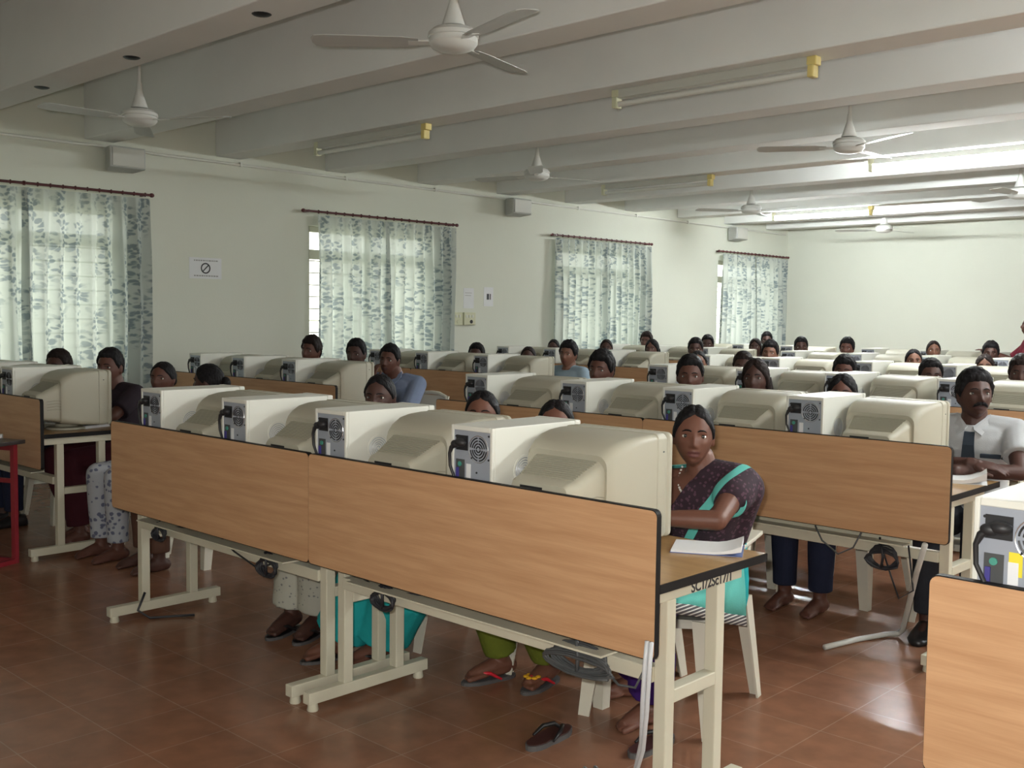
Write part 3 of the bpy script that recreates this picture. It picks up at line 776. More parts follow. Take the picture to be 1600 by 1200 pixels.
def hair_mesh(style, M, seed=0):
    rnd = random.Random(seed); k1, k2, k3 = rnd.uniform(0,6), rnd.uniform(0,6), rnd.uniform(0,6)
    fem = style.startswith('f')
    def fn(t, ph):
        x, y, z, fr = head_base(t, ph, fem)
        d = Vector((x,y,z)); a = abs(((ph+PI) % (2*PI))-PI)     # 0 front .. pi back
        A = math.degrees(a)
        wob = noise.noise(Vector((x*60+k1, y*60+k2, z*60))); fine = noise.noise(Vector((x*190, y*190+k1, z*90+k3)))
        if style == 'male':
            line = np.interp(A, [0,25,42,54,64,80,92,108,130,180], [.060,.059,.056,.044,.010,-.022,.006,-.030,-.055,-.066]); wd_ = .034
            th = .007+.016*max(0, z/.115)+.004*wob+.002*fine
        elif style == 'male_full':
            line = np.interp(A, [0,25,42,54,64,80,94,110,130,180], [.054,.052,.050,.038,.004,-.032,-.004,-.042,-.070,-.080]); wd_ = .034
            th = .009+.018*max(0, z/.115)+.006*wob+.002*fine
        elif style == 'fem_loose':
            line = np.interp(A, [0,12,35,60,82,120,180], [.074,.064,.040,.000,-.060,-.09,-.10]); wd_ = .024
            th = .011+.003*wob+.0015*fine-.004*math.exp(-(x/.007)**2)*(1 if z > .05 else 0)
        else:
            line = np.interp(A, [0,12,38,60,80,100,125,180], [.075,.071,.058,.022,-.020,-.020,-.06,-.08]); wd_ = .022
            th = .0075+.002*wob+.0015*fine-.004*math.exp(-(x/.007)**2)*(1 if z > .05 else 0)
        line += .004*noise.noise(Vector((ph*4, k1, k2)))
        e = (z-line)/wd_+.15; e = max(0, min(1, e)); e = e*e*(3-2*e)
        s_ = (1-e)*(-.012)+e*th
        n = Vector((x/.0735**2, y/.095**2, z/.115**2)).normalized()
        p = d+n*s_
        return M @ p
    b = MB(); vs, fs = sph_grid(110, 72, fn); b.add(vs, fs)
    if style in ('fem', 'fem_braid'):
        b.ell(M @ Vector((0,.108,-.02)), (.036,.030,.040), 14, 10)
    if style == 'fem_braid':
        pts = [M @ Vector(q) for q in ((0,.115,-.04),(.02,.115,-.12),(.05,.09,-.20),(.07,.05,-.29))]
        b.tube(pts, [.028,.022,.019,.012], 10)
        for i in range(9):
            u = i/8*2.999; i0 = int(u); f_ = u-i0; b.ell(pts[i0].lerp(pts[i0+1], f_), (.022-.001*i,.022-.001*i,.017), 10, 6)
    if style == 'fem_loose':
        for sg in (-1, 1):
            pts = [M @ Vector(q) for q in ((sg*.062,.03,.0),(sg*.070,.045,-.07),(sg*.068,.05,-.15),(sg*.06,.05,-.23))]
            b.tube(pts, [.025,.026,.022,.010], 10)
        b.ell(M @ Vector((0,.075,-.09)), (.06,.035,.11), 14, 10)
    return b.mesh('hair', ['hair'], 180)
def lerp(a, b, t): return tuple(a[i]+(b[i]-a[i])*t for i in range(3))
BASE = dict(pelvis=(0,0,.53), waist=(0,.0,.70), chest=(0,-.03,.88), sh=(0,-.035,.985), neck=(0,-.04,1.025), head=(0,-.055,1.135),
            shL=(.165,-.035,.965), shR=(-.165,-.035,.965), elL=(.222,-.02,.745), elR=(-.222,-.02,.745), wrL=(.115,-.19,.652), wrR=(-.115,-.19,.652),
            knL=(.105,-.43,.53), knR=(-.105,-.43,.53), anL=(.10,-.42,.085), anR=(-.10,-.42,.085), ftL=(0,-1,0), ftR=(0,-1,0),
            handL=((-.25,-.95,-.1),(0,0,-1)), handR=((.25,-.95,-.1),(0,0,-1)), curl=.2)
def torso(b, J, off=0, fem=False, zmin=None, top=True):
    sp = [Vector(J[k]) for k in ('pelvis','waist','chest','sh','neck')]
    lat = (Vector(J['shL'])-Vector(J['shR'])).normalized()
    prof = [(-.5,.13,.10),(-.25,.165,.125),(0,.170,.128),(.5,.155,.115),(1,.140,.103),(1.5,.150,.108),(2,.160,.113),(2.5,.163,.105),(3,.150,.085),(3.35,.105,.068),(3.7,.066,.058),(4,.052,.054)]
    rings = []
    for u, rx, ry in prof:
        if fem: rx *= .92 if u < 3.3 else 1
        if u < 0: c = sp[0]+Vector((0,0,u*.2)); 
        else:
            i = min(3, int(u)); c = sp[i].lerp(sp[i+1], u-i)
        wl = min(1, max(0, u/2.5)); ax = Vector((1,0,0)).lerp(lat, wl); ax.z *= .6; ax.normalize()
        i = min(3, max(0, int(u))); up = (sp[i+1]-sp[i]).normalized(); up = Vector((0,0,1)).lerp(up, .7).normalized()
        ay = up.cross(ax).normalized()
        rings.append([c+ax*(rx+off)*math.copysign(abs(math.cos(a))**.85, math.cos(a))+ay*(ry+off)*math.copysign(abs(math.sin(a))**.9, math.sin(a)) for a in [2*PI*j/28 for j in range(28)]])
    if not top: rings = rings[:-2]
    b.loft(rings)
    if fem:
        c = Vector(J['chest'])
        for sg in (-1, 1): b.ell(c+lat*sg*.066+Vector((0,-.085,-.02)), (.056+off*.6,.052+off*.6,.056+off*.6), 14, 10)
def hand(b, wr, d, n, side, curl, s=1.0):
    wr = Vector(wr); d = Vector(d).normalized(); n = Vector(n); n = (n-d*n.dot(d)).normalized(); sd = d.cross(n).normalized()   # sd: thumb direction
    if side < 0: sd = -sd
    def P(u, v, w_): return wr+(d*u+sd*v+n*w_)*s
    M = Matrix((d, sd, n)).transposed().to_4x4()
    b.ell(P(.045,0,0), (.052*s,.040*s,.016*s), 14, 10, M); b.ell(P(.070,.0,-.001), (.028*s,.040*s,.013*s), 12, 8, M)
    b.cap([wr-d*.02, P(.02,0,0)], [.025*s,.024*s], 10)
    for v, L_, r_ in ((.028,.070,.0088),(.0095,.078,.0092),(-.010,.072,.0088),(-.028,.057,.0078)):
        a1, a2 = curl*.8, curl*2.0
        p0 = P(.075-.004*abs(v)/.028, v, 0); q1 = d*math.cos(a1)+n*math.sin(a1); q2 = d*math.cos(a2)+n*math.sin(a2)
        sp_ = sd*(v*.9)
        p1 = p0+(q1+sp_)*L_*.5*s; p2 = p1+(q2+sp_)*L_*.3*s; q3 = d*math.cos(a2*1.35)+n*math.sin(a2*1.35); p3 = p2+q3*L_*.25*s
        b.cap([p0,p1,p2,p3], [r_*s,r_*.98*s,r_*.9*s,r_*.75*s], 8)
    t0 = P(.018,.028,.004); t1 = P(.045,.052,.012); t2 = P(.070,.062,.018)
    b.cap([t0,t1,t2,P(.088,.064,.020)], [.014*s,.0115*s,.010*s,.008*s], 8)
def foot(b, an, d, toes=True, s=1.0):
    an = Vector(an); d = Vector((d[0], d[1], 0)).normalized(); sd = Vector((-d.y, d.x, 0)); M = Matrix((d, sd, Vector((0,0,1)))).transposed().to_4x4()
    z0 = an.z-.085
    def P(u, v, z): return Vector((an.x, an.y, z0))+d*u+sd*v+Vector((0,0,z))
    b.ell(P(-.035,0,.036), (.036,.032,.036), 12, 8, M)
    b.tube([P(-.03,0,.045),P(.04,0,.045),P(.11,0,.026),P(.15,0,.018)], [.036,.036,.030,.020], 12)
    b.ell(P(.105,0,.018), (.055,.043,.018), 14, 8, M); b.ell(P(.02,0,.02), (.07,.034,.022), 14, 8, M)
    if toes:
        for i, (v, u, r_) in enumerate(((.030,.165,.0125),(.012,.168,.0095),(-.004,.162,.009),(-.018,.153,.0085),(-.031,.140,.008))):
            b.cap([P(.125,v*.95,.015),P(u,v,.0115)], [r_*1.05,r_], 8)
def person_meshes(J=None, fem=False, yaw=0, pitch=0, roll=0, voxel=.0075, style='male', sleeve=.45, top='shirt', bottom='pants', seed=0, mouth=0, flare=1.0, toes=True, moustache=False, loose=0, hand_s=None, shoes=False):
    """meshes of one person in the person's own space: feet on z=0, facing -y"""
    j = dict(BASE); j.update(J or {}); out = {}
    hs = .93 if fem else 1.0; hand_s = hand_s or (.92 if fem else 1.0)
    H = Matrix.Translation(j['head']) @ Matrix.Rotation(yaw, 4, 'Z') @ Matrix.Rotation(pitch, 4, 'X') @ Matrix.Rotation(roll, 4, 'Y') @ Matrix.Scale(hs, 4)
    b = MB()
    vs, fs = sph_grid(128, 110, lambda t, ph: H @ head_surface(t, ph, fem, mouth)); b.add(vs, fs)
    for sg in (-1, 1):
        E_ = H @ Matrix.Translation((sg*.073,.012,-.004)) @ Matrix.Rotation(sg*.35, 4, 'Z') @ Matrix.Rotation(-.15, 4, 'X')
        b.ell((0,0,0), (.0085,.019,.031), 10, 8, E_); b.ell((0,0,0), (.0085,.012,.012), 8, 6, E_ @ Matrix.Translation((0,-.002,-.024)))
    nk = Vector(j['neck']); hd = Vector(j['head'])
    r_n = .050 if fem else .057
    b.tube([nk-Vector((0,0,.04)), nk.lerp(hd+Vector((0,.02,-.04)), .5), H @ Vector((0,.022,-.045)), H @ Vector((0,.02,.0))], [r_n*1.25,r_n,r_n*.97,r_n*.8], 18)
    torso(b, j, -.004, fem)
    for s_, sg in (('L',1),('R',-1)):
        k = .90 if fem else 1
        sh, el, wr = j['sh'+s_], j['el'+s_], j['wr'+s_]
        b.cap([sh, lerp(sh,el,.5), el, lerp(el,wr,.35), wr], [.052*k,.046*k,.038*k,.037*k,.0265*k], 14)
        b.cap([lerp(j['sh'],sh,.45), sh], [.05*k,.052*k], 12)
        hand(b, wr, j['hand'+s_][0], j['hand'+s_][1], sg, j['curl'], hand_s)
        hip = (j['pelvis'][0]+sg*.085, j['pelvis'][1]-.02, j['pelvis'][2]-.005)
        kn, an = j['kn'+s_], j['an'+s_]
        b.cap([hip, lerp(hip,kn,.5), kn], [.080,.070,.054], 14); b.cap([kn, lerp(kn,an,.3), lerp(kn,an,.75), (an[0],an[1],an[2]-.02)], [.054,.053,.038,.034], 14)
        foot(b, an, j['ft'+s_], toes)
    body = remesh(b, 'body', ['skin_b','lips'], voxel, 3 if voxel < .006 else 2)
    Hi = H.inverted()
    mi = [0]*len(body.polygons)
    for p in body.polygons:
        q = Hi @ p.center
        if abs(q.x) < .025 and -.076 < q.z < -.0505 and q.y < -.066 and abs(q.z+.062) < .0135*(1-(q.x/.026)**2)**.5+.0005: mi[p.index] = 1
    body.polygons.foreach_set('material_index', mi)
    out['body'] = body
    for sg in (-1, 1):
        e = MB(); E_ = H @ Matrix.Translation((sg*.031,-.0680,.0035))
        e.ell((0,0,0), (.0150,.0128,.0105), 20, 14, E_)
        e.mat(1); gz = Vector((.0015*sg,-.0105,.0005)); e.ell((0,0,0), (.0072,.0030,.0072), 14, 8, E_ @ Matrix.Translation(gz))
        out['eye%d' % sg] = e.mesh('eye', ['eye_white','iris'], 180)
    eb = MB()
    for sg in (-1, 1):
        pts = []
        for x, z, dy in ((.012,.0235,.0),(.022,.0275,0),(.034,.0275,0),(.046,.0215,0)):
            yb = -.095*math.sqrt(max(.01, 1-(x/.0735)**2-(z/.115)**2)); pts.append(H @ Vector((sg*x, yb-(.0035 if fem else .0065), z)))
        eb.tube(pts, [.0022,.0036,.0032,.0014], 6)
    for sg in (-1, 1):
        eb.tube([H @ Vector(q) for q in ((sg*.0185,-.0775,.0055),(sg*.0245,-.0805,.0098),(sg*.031,-.0808,.0112),(sg*.038,-.0775,.0098),(sg*.0450,-.0690,.0058))], [.0008,.0013,.0015,.0014,.0009], 6)
    out['eyebrows'] = eb.mesh('eyebrows', ['hair'], 180)
    if moustache:
        mm = MB()
        for sg in (-1, 1): mm.tube([H @ Vector(q) for q in ((0,-.1075,-.0455),(sg*.014,-.1035,-.047),(sg*.026,-.093,-.053),(sg*.033,-.083,-.061))], [.0085,.009,.0075,.003], 8)
        out['moustache'] = mm.mesh('moustache', ['hair'], 180)
    out['hair'] = hair_mesh(style, H, seed)
    if top:
        g = MB(); of = .011+loose
        jj = dict(j); torso(g, jj, of, fem, top=False)
        for s_ in 'LR':
            k = .90 if fem else 1; sh, el, wr = j['sh'+s_], j['el'+s_], j['wr'+s_]
            g.cap([lerp(j['sh'],sh,.4), sh], [.052*k+of,.054*k+of], 12)
            if sleeve <= 1: g.tube([sh, lerp(sh,el,sleeve*.6), lerp(sh,el,sleeve)], [.054*k+of,.053*k+of,.052*k+of+.004], 16)
            else: g.cap([sh, el], [.054*k+of,.043*k+of], 14); g.tube([el, lerp(el,wr,sleeve-1)], [.043*k+of,.033*k+of], 14)
        out['top'] = remesh(g, 'shirt', ['cl_white'], max(.007, voxel), 4)
    if bottom:
        g = MB(); of = .012
        pz = j['pelvis']
        sp0 = Vector(pz); g.ell(sp0+Vector((0,0,.02)), (.172 if not fem else .165,.135,.125), 20, 12)
        for s_, sg in (('L',1),('R',-1)):
            hip = (pz[0]+sg*.085, pz[1]-.02, pz[2]-.005); kn, an = j['kn'+s_], j['an'+s_]
            g.cap([hip, lerp(hip,kn,.5), kn], [.088+of,.076+of,.060+of], 14)
            low = lerp(kn, an, .93)
            g.cap([kn, lerp(kn,an,.4)], [.060+of,(.058+of)*flare], 14); g.tube([lerp(kn,an,.4), lerp(kn,an,.75), low], [(.058+of)*flare,(.050+of)*flare,(.046+of)*flare*1.05], 16)
        out['bottom'] = remesh(g, 'trousers', ['cl_navy'], max(.008, voxel), 4)
    if shoes:
        for q, s_ in ((1,'L'),(2,'R')):
            g = MB(); an = Vector(j['an'+s_]); d = Vector((j['ft'+s_][0], j['ft'+s_][1], 0)).normalized(); sd = Vector((-d.y,d.x,0)); rings = []
            for u, hw, zt in ((-.085,.022,.05),(-.07,.036,.085),(-.02,.042,.095),(.04,.044,.082),(.10,.052,.058),(.15,.050,.046),(.185,.036,.034),(.197,.018,.026)):
                c = Vector((an.x,an.y,0))+d*u
                rings.append([c+sd*hw*math.cos(a)+Vector((0,0,max(.001, zt*.45+zt*.55*math.sin(a)))) for a in [2*PI*k/16 for k in range(16)]])
            g.loft(rings); out['shoe%d' % q] = g.mesh('shoe', ['leather_black'], 60)
    out['J'] = j; out['H'] = H
    return out
NPERS = [0]
def place(ms, loc, rz, sc, label, skin='skin_b', top='cl_white', bottom='cl_navy', hairm='hair', group=None, topname='shirt', bottomname='trousers', lips=None):
    t = root('person', label, 'person', loc, rz, group); t.scale = (1, 1, sc)
    def put(nm, me, mats):
        o = mk(nm, me, t)
        for i, m_ in enumerate(mats):
            o.material_slots[i].link = 'OBJECT'; o.material_slots[i].material = MATS[m_]
        return o
    put('body', ms['body'], [skin, lips or ('lips_dark' if skin in ('skin_c','skin_b') else 'lips')])
    for sg in (-1, 1): mk('eye', ms['eye%d' % sg], t)
    mk('eyebrows', ms['eyebrows'], t); put('hair', ms['hair'], [hairm])
    if 'moustache' in ms: mk('moustache', ms['moustache'], t)
    if 'top' in ms: put(topname, ms['top'], [top])
    if 'bottom' in ms: put(bottomname, ms['bottom'], [bottom])
    if 'shoe1' in ms:
        for q in (1, 2): mk('shoe', ms['shoe%d' % q], t)
    return t

# sandals -----------------------------------------------------------
def sole_outline(L, W, n=24):
    pts = []
    for i in range(n):
        a = 2*PI*i/n; u = math.cos(a); v = math.sin(a)
        wv = W/2*(1-.16*math.cos(2*(u*1.6))*(1 if u < .6 else 0))*(1.0 if u > -.1 else .86)
        pts.append((u*L/2, v*wv))
    return pts
def sandal_parts(parent, M, strap_mat, sole_mat='sandal_sole', top_mat='sandal_brown', flower=False, nm='sandal', worn=True):
    b = MB(); o_ = sole_outline(.25, .095)
    b.loft([[M @ Vector((x,y,z)) for x, y in o_] for z in (0,.018)])
    s_ = build('sole' if not worn else nm, b, sole_mat, parent)
    b = MB(); b.loft([[M @ Vector((x*.95,y*.93,z)) for x, y in o_] for z in (.0185,.021)]); build('insole', b, top_mat, s_)
    b = MB(); h = .070 if worn else .032
    for sg in (-1, 1): b.tube([M @ Vector(q) for q in ((.075,0,.02),(.055,sg*.018,.02+h*.6),(.015,sg*.038,.02+h*.55),(-.035,sg*.043,.018))], [.005,.008,.008,.005], 8)
    build('strap', b, strap_mat, s_, 60)
    if flower:
        f = MB(); c = Vector((.062,.0,.02+h*.80))
        for q in range(6): f.ell(M @ (c+Vector((.023*math.cos(q*PI/3),.023*math.sin(q*PI/3),.004))), (.0125,.0125,.006), 10, 6)
        build('flower', f, 'flower_yellow', s_, 80); f = MB(); f.ell(M @ (c+Vector((0,0,.006))), (.010,.010,.005), 10, 6); build('flower_centre', f, 'sandal_red', s_, 80)
    return s_
def worn(t, an, d, strap, **k):
    d = Vector((d[0],d[1],0)).normalized(); M = Matrix.Translation((an[0],an[1],-.001)) @ Matrix.Rotation(math.atan2(d.y, d.x), 4, 'Z') @ Matrix.Translation((.06,0,0)) @ Matrix.Scale(.82, 4, (0,0,1)) 
    return sandal_parts(t, M @ Matrix.Scale(1.0, 4), strap, **k)
def lift(J, dz=.02):
    for k in ('anL','anR'): J[k] = (J[k][0], J[k][1], J[k][2]+dz)
    return J

# --- the woman in the saree at the end of the front row
JH = lift(dict(pelvis=(-.07,.03,.525), waist=(-.055,.01,.66), chest=(-.012,-.035,.80), sh=(.01,-.055,.895), neck=(.008,-.065,.94), head=(-.01,-.105,1.052),
          shL=(.140,-.035,.882), shR=(-.150,-.085,.868), elL=(.215,-.29,.80), elR=(-.24,-.27,.795), wrL=(.02,-.40,.797), wrR=(-.12,-.42,.797),
          knL=(.02,-.38,.51), knR=(-.16,-.36,.51), anL=(-.10,-.20,.085), anR=(-.30,-.02,.085), ftL=(-.15,-1,0), ftR=(-.5,-.85,0),
          handL=((-.9,-.45,-.05),(0,0,-1)), handR=((.4,-.9,-.05),(0,0,-1)), curl=.2), 0)
mH = person_meshes(JH, True, .62, -.02, .03, .0042, 'fem_braid', .52, bottom=None, seed=2, mouth=1)
tH = place(mH, (-.472,.995,0), 0, 1.0, 'person in a purple saree with teal border at the end of the front row', 'skin_a', 'cl_blouse', topname='blouse', lips='lips')
def open_neck(me_, co, no):
    b_ = bmesh.new(); b_.from_mesh(me_); bmesh.ops.bisect_plane(b_, geom=b_.verts[:]+b_.edges[:]+b_.faces[:], plane_co=co, plane_no=no, clear_outer=True); b_.to_mesh(me_); b_.free()
open_neck(mH['top'], (0,-.15,.83), Vector((0,-.85,.5)).normalized())
def bis(bm, co, no):
    bmesh.ops.bisect_plane(bm, geom=bm.verts[:]+bm.edges[:]+bm.faces[:], plane_co=co, plane_no=no, clear_outer=True)
g = MB(); J = mH['J']; torso(g, J, .024, True, top=False)
g.cap([J['sh'], J['shL'], lerp(J['shL'],J['elL'],.33)], [.078,.079,.071], 16)
g.cap([(J['shL'][0]+.012,J['shL'][1]+.015,J['shL'][2]-.012),(.105,.03,.78),(.060,.05,.66)], [.074,.064,.058], 14)
dm = remesh(g, 'saree_drape', ['cl_saree','cl_blouse'], .0065, 6)
bm = bmesh.new(); bm.from_mesh(dm)
P0 = Vector((.020,-.06,.925)); N0 = Vector((-.83,-.1,.55)).normalized()
bis(bm, P0, N0); bis(bm, (0,0,.56), (0,0,-1))
for k_ in (-.122, -.092): bmesh.ops.bisect_plane(bm, geom=bm.verts[:]+bm.edges[:]+bm.faces[:], plane_co=P0+N0*k_, plane_no=N0)
bm.faces.ensure_lookup_table()
for f in bm.faces:
    s_ = (f.calc_center_median()-P0).dot(N0); f.smooth = True
    if -.122 < s_ < -.092: f.material_index = 1
bm.to_mesh(dm); bm.free()
o = mk('saree_drape', dm, tH); md = o.modifiers.new('thick', 'SOLIDIFY'); md.thickness = .003
sk = MB()
sk.ell((-.07,.04,.54), (.172,.14,.12), 20, 12)
sk.cap([(-.07,.02,.53),(-.06,-.36,.515)], [.115,.085], 16); sk.cap([(.015,.02,.53),J['knL']], [.095,.078], 14); sk.cap([(-.155,.02,.53),J['knR']], [.095,.078], 14)
sk.cap([J['knL'],(-.06,-.26,.24)], [.078,.085], 14); sk.tube([(-.05,-.27,.28),(-.10,-.21,.125)], [.085,.085], 16)
sk.cap([J['knR'],(-.24,-.14,.24)], [.078,.080], 14); sk.tube([(-.235,-.15,.26),(-.29,-.05,.125)], [.080,.075], 16); sk.cap([(-.03,-.36,.47),(-.14,-.20,.24)], [.08,.08], 14)
mk('saree_skirt', remesh(sk, 'saree_skirt', ['cl_purple'], .009, 5), tH)
# teal fall of the drape over the lap, with its silver border, and the free end beside the chair
def lap_ring(y, zt, ze, lo=None):
    pts = [(-.13,zt-.05),(-.09,zt-.005),(-.02,zt+.012),(.06,zt+.012),(.125,zt),(.170,zt-.025),(.194,zt-.060),(.205,(zt-.06+ze)/2),(.210,ze)]
    if lo is not None: pts = [(.2105,ze),(.2125,(ze+lo)/2),(.213,lo)]
    return [Vector((x-.065, y+.004*math.sin(x*60), z+.003*math.sin(x*50+y*20))) for x, z in pts]
LR = [(-.465,.560,.520),(-.43,.602,.530),(-.33,.622,.510),(-.20,.640,.465),(-.08,.655,.425),(.03,.662,.400)]
fl = MB(); fl.loft([lap_ring(*q) for q in LR], False, False); ff = build('saree_fall', fl, 'cl_blouse', tH, 180); md = ff.modifiers.new('t','SOLIDIFY'); md.thickness = .006
sb = MB(); sb.loft([lap_ring(y, zt, ze, ze-.038) for y, zt, ze in LR], False, False); o = build('silver_border', sb, 'silver_stripe', ff, 180); md = o.modifiers.new('t','SOLIDIFY'); md.thickness = .006
te = MB(); te.loft([[Vector((.105+dx,.05+dy,z)) for dx, dy in ((-.012,-w_),(.012,-w_*.6),(.014,w_*.6),(-.01,w_))] for z, w_ in ((.66,.02),(.60,.04),(.52,.06),(.45,.06),(.42,.04),(.405,.01))])
build('saree_end', te, 'cl_teal', tH, 180)
nb = MB(); 
for q in range(26):
    a = -1.5+3.0*q/25; nb.ell((J['neck'][0]+.078*math.sin(a), J['neck'][1]-.012-.088*math.cos(a)*.95, .945-.10*(math.cos(a*.95))), (.0046,.0046,.0046), 8, 6)
build('necklace', nb, 'bead', tH, 180)
chair(-.615, .985, 'white plastic chair under the person in the purple saree', .24)

# --- the man in the white shirt at the end of the second row
JM = dict(head=(0,-.06,1.138), elL=(.245,-.24,.795), wrL=(-.03,-.37,.80), elR=(-.245,-.23,.795), wrR=(.06,-.335,.835), handL=((-.95,.05,0),(0,.3,-1)), handR=((.95,.1,-.1),(0,.3,-1)),
          shL=(.185,-.035,.965), shR=(-.185,-.035,.965))
mM = person_meshes(JM, False, .50, -.10, 0, .0045, 'male_full', .62, seed=4, moustache=True, loose=.004, shoes=True)
tM = place(mM, (-.25,3.0,0), .16, .985, 'person in a white shirt with dark tie, arms folded on the second middle row', 'skin_c', 'cl_white', 'cl_charcoal', lips='lips_dark')
def front_y(J, x, z):     # front of the chest, for things sewn on the shirt
    return -.165 if z > .86 else -.15
tb = MB(); rings = []
for z, w_, y in ((.985,.016,-.118),(.96,.024,-.142),(.90,.026,-.163),(.84,.030,-.162),(.77,.032,-.150),(.72,.030,-.145)):
    rings.append([Vector((-w_,y,z)),Vector((w_,y,z)),Vector((w_,y+.012,z)),Vector((-w_,y+.012,z))])
tb.loft(rings); build('tie', tb, 'cl_tie', tM)
for sg in (-1, 1):
    c = MB(); c.add([(sg*.012,-.125,.985),(sg*.075,-.05,1.045),(sg*.085,-.085,1.0),(sg*.055,-.148,.945),(sg*.02,-.142,.97)], [(0,1,2,3,4)])
    o = build('collar', c, 'cl_white', tM); md = o.modifiers.new('t','SOLIDIFY'); md.thickness = .006
c = MB(); c.box((.055,-.170,.842),(.145,-.145,.862)); build('pocket_trim', c, 'cl_tie', tM, bevel=.003)
c = MB(); c.add([(.150,-.148,.855),(.178,-.125,.935),(.190,-.125,.965),(.196,-.118,.87),(.165,-.142,.835),(.145,-.155,.842)], [(0,1,2,3,4,5)])
o = build('shoulder_trim', c, 'cl_tie', tM); md = o.modifiers.new('t','SOLIDIFY'); md.thickness = .008
chair(-.23, 3.05, 'white plastic chair under the person in the white shirt and tie', .12)

# --- the man in blue, hand on his chin
JK = dict(shL=(.195,.0,.935), shR=(-.15,-.09,.95), sh=(.02,-.04,.965), neck=(.01,-.055,1.01), head=(-.03,-.085,1.115), elR=(-.13,-.37,.80), wrR=(-.05,-.255,.955), handR=((.05,.12,1),(.1,1,-.1)),
          elL=(.26,-.18,.76), wrL=(.10,-.36,.795), curl=.35)
mK = person_meshes(JK, False, .35, .0, .06, .0055, 'male', 1.0, seed=5, loose=.004)
tK = place(mK, (-4.73,3.13,0), .1, 1.0, 'person in a blue shirt with a hand at the chin, second window-side row', 'skin_b', 'cl_blue', 'cl_charcoal')
for sg in (-1, 1):
    c = MB(); c.add([(sg*.012+.01,-.125,.955),(sg*.07+.01,-.06,1.03),(sg*.085+.01,-.085,.985),(sg*.055+.01,-.150,.925)], [(0,1,2,3)])
    o = build('collar', c, 'cl_blue', tK); md = o.modifiers.new('t','SOLIDIFY'); md.thickness = .006
chair(-4.71, 3.18, 'white plastic chair under the person in the blue shirt', .1)

# --- the person in dark clothes at the end of the near window-side row
JB = dict(elL=(.235,-.22,.80), elR=(-.225,-.22,.80), wrL=(.09,-.40,.80), wrR=(-.09,-.40,.80), shL=(.19,-.02,.93), sh=(.01,-.035,.95), neck=(.005,-.045,.995), head=(-.01,-.065,1.10), shR=(-.165,-.05,.935), chest=(0,-.03,.85), anL=(.14,-.40,.085), anR=(.0,-.30,.085))
mB = person_meshes(JB, False, .40, .0, 0, .006, 'male', .75, seed=6, flare=1.25, loose=.004)
tB = place(mB, (-5.10,1.0,0), .15, 1.0, 'person in a dark shirt with bare forearms in the row by the red table', 'skin_b', 'cl_dark', 'cl_wine')
chair(-5.08, 1.06, 'white plastic chair under the person in the dark shirt by the red table', .15)

# --- three students half hidden behind the front row, legs in view under the panel
JE = lift(dict(knR=(-.13,-.43,.52), knL=(.03,-.44,.52), anR=(-.20,-.43,.085), anL=(-.06,-.40,.085), ftR=(.25,-1,0), ftL=(.3,-1,0)))
mE = person_meshes(JE, True, .45, .05, 0, .006, 'fem', .6, seed=7, flare=1.5)
tE = place(mE, (-2.26,.95,0), .1, .955, 'person with dark drawn-back hair over the third front monitor, print trousers and sandals below', 'skin_c', 'cl_grey', 'cl_print_white')
for s_ in 'LR': worn(tE, JE['an'+s_], JE['ft'+s_], 'leather_black', nm='sandal', top_mat='leather_black')
chair(-2.24, 1.0, 'white plastic chair under the person with printed white trousers', .1)
JF = lift(dict(knR=(-.20,-.42,.52), knL=(-.04,-.44,.52), anR=(-.43,-.48,.085), anL=(-.26,-.40,.085), ftR=(-.3,-1,0), ftL=(-.2,-1,0)))
mF = person_meshes(JF, True, .50, .0, 0, .006, 'fem', .6, seed=8, flare=2.1)
tF = place(mF, (-1.57,.95,0), .1, .925, 'person with a shining forehead above the last front tower, teal trousers below', 'skin_a', 'cl_teal', 'cl_teal', lips='lips')
for s_ in 'LR': worn(tF, JF['an'+s_], JF['ft'+s_], 'leather_black', nm='sandal', top_mat='leather_black')
chair(-1.55, 1.0, 'white plastic chair under the person with teal trousers', .1)
JG = lift(dict(knR=(-.13,-.38,.52), knL=(.06,-.38,.52), anR=(-.15,-.20,.085), anL=(.03,-.12,.085), ftR=(-.38,-1,0), ftL=(.05,-1,0)))
mG = person_meshes(JG, True, .50, .0, 0, .0055, 'fem', .6, seed=9, flare=1.15)
tG = place(mG, (-1.15,.95,0), .1, .915, 'person with centre-parted hair just showing over the last front monitor, green trousers below', 'skin_a', 'cl_green', 'cl_green', lips='lips')
worn(tG, JG['anR'], JG['ftR'], 'sandal_red', nm='flip_flop', top_mat='sandal_sole'); worn(tG, JG['anL'], JG['ftL'], 'sandal_red', nm='flip_flop', top_mat='sandal_sole', flower=True)
chair(-1.03, 1.03, 'white plastic chair under the person with green trousers', .0)

# --- standing woman at the picture edge
JS = dict(pelvis=(0,0,.86), waist=(0,0,1.02), chest=(0,-.01,1.16), sh=(0,0,1.28), neck=(0,0,1.33), head=(0,-.02,1.445), shL=(.155,0,1.265), shR=(-.155,0,1.265),
          elL=(.20,-.10,1.02), wrL=(.16,-.30,1.10), elR=(-.20,-.20,1.06), wrR=(-.10,-.43,1.15), knL=(.09,-.02,.47), knR=(-.09,-.02,.47), anL=(.09,.03,.085), anR=(-.09,.03,.085),
          handR=((.1,-1,.25),(0,-.2,-1)), handL=((-.3,-.9,.2),(0,0,-1)))
mS = person_meshes(JS, True, .0, .0, 0, .007, 'fem', .9, seed=10, flare=1.3)
place(mS, (-2.13,9.85,0), -1.25, 1.0, 'standing person in maroon stretching out an arm at the picture edge', 'skin_b', 'cl_maroon', 'cl_maroon')

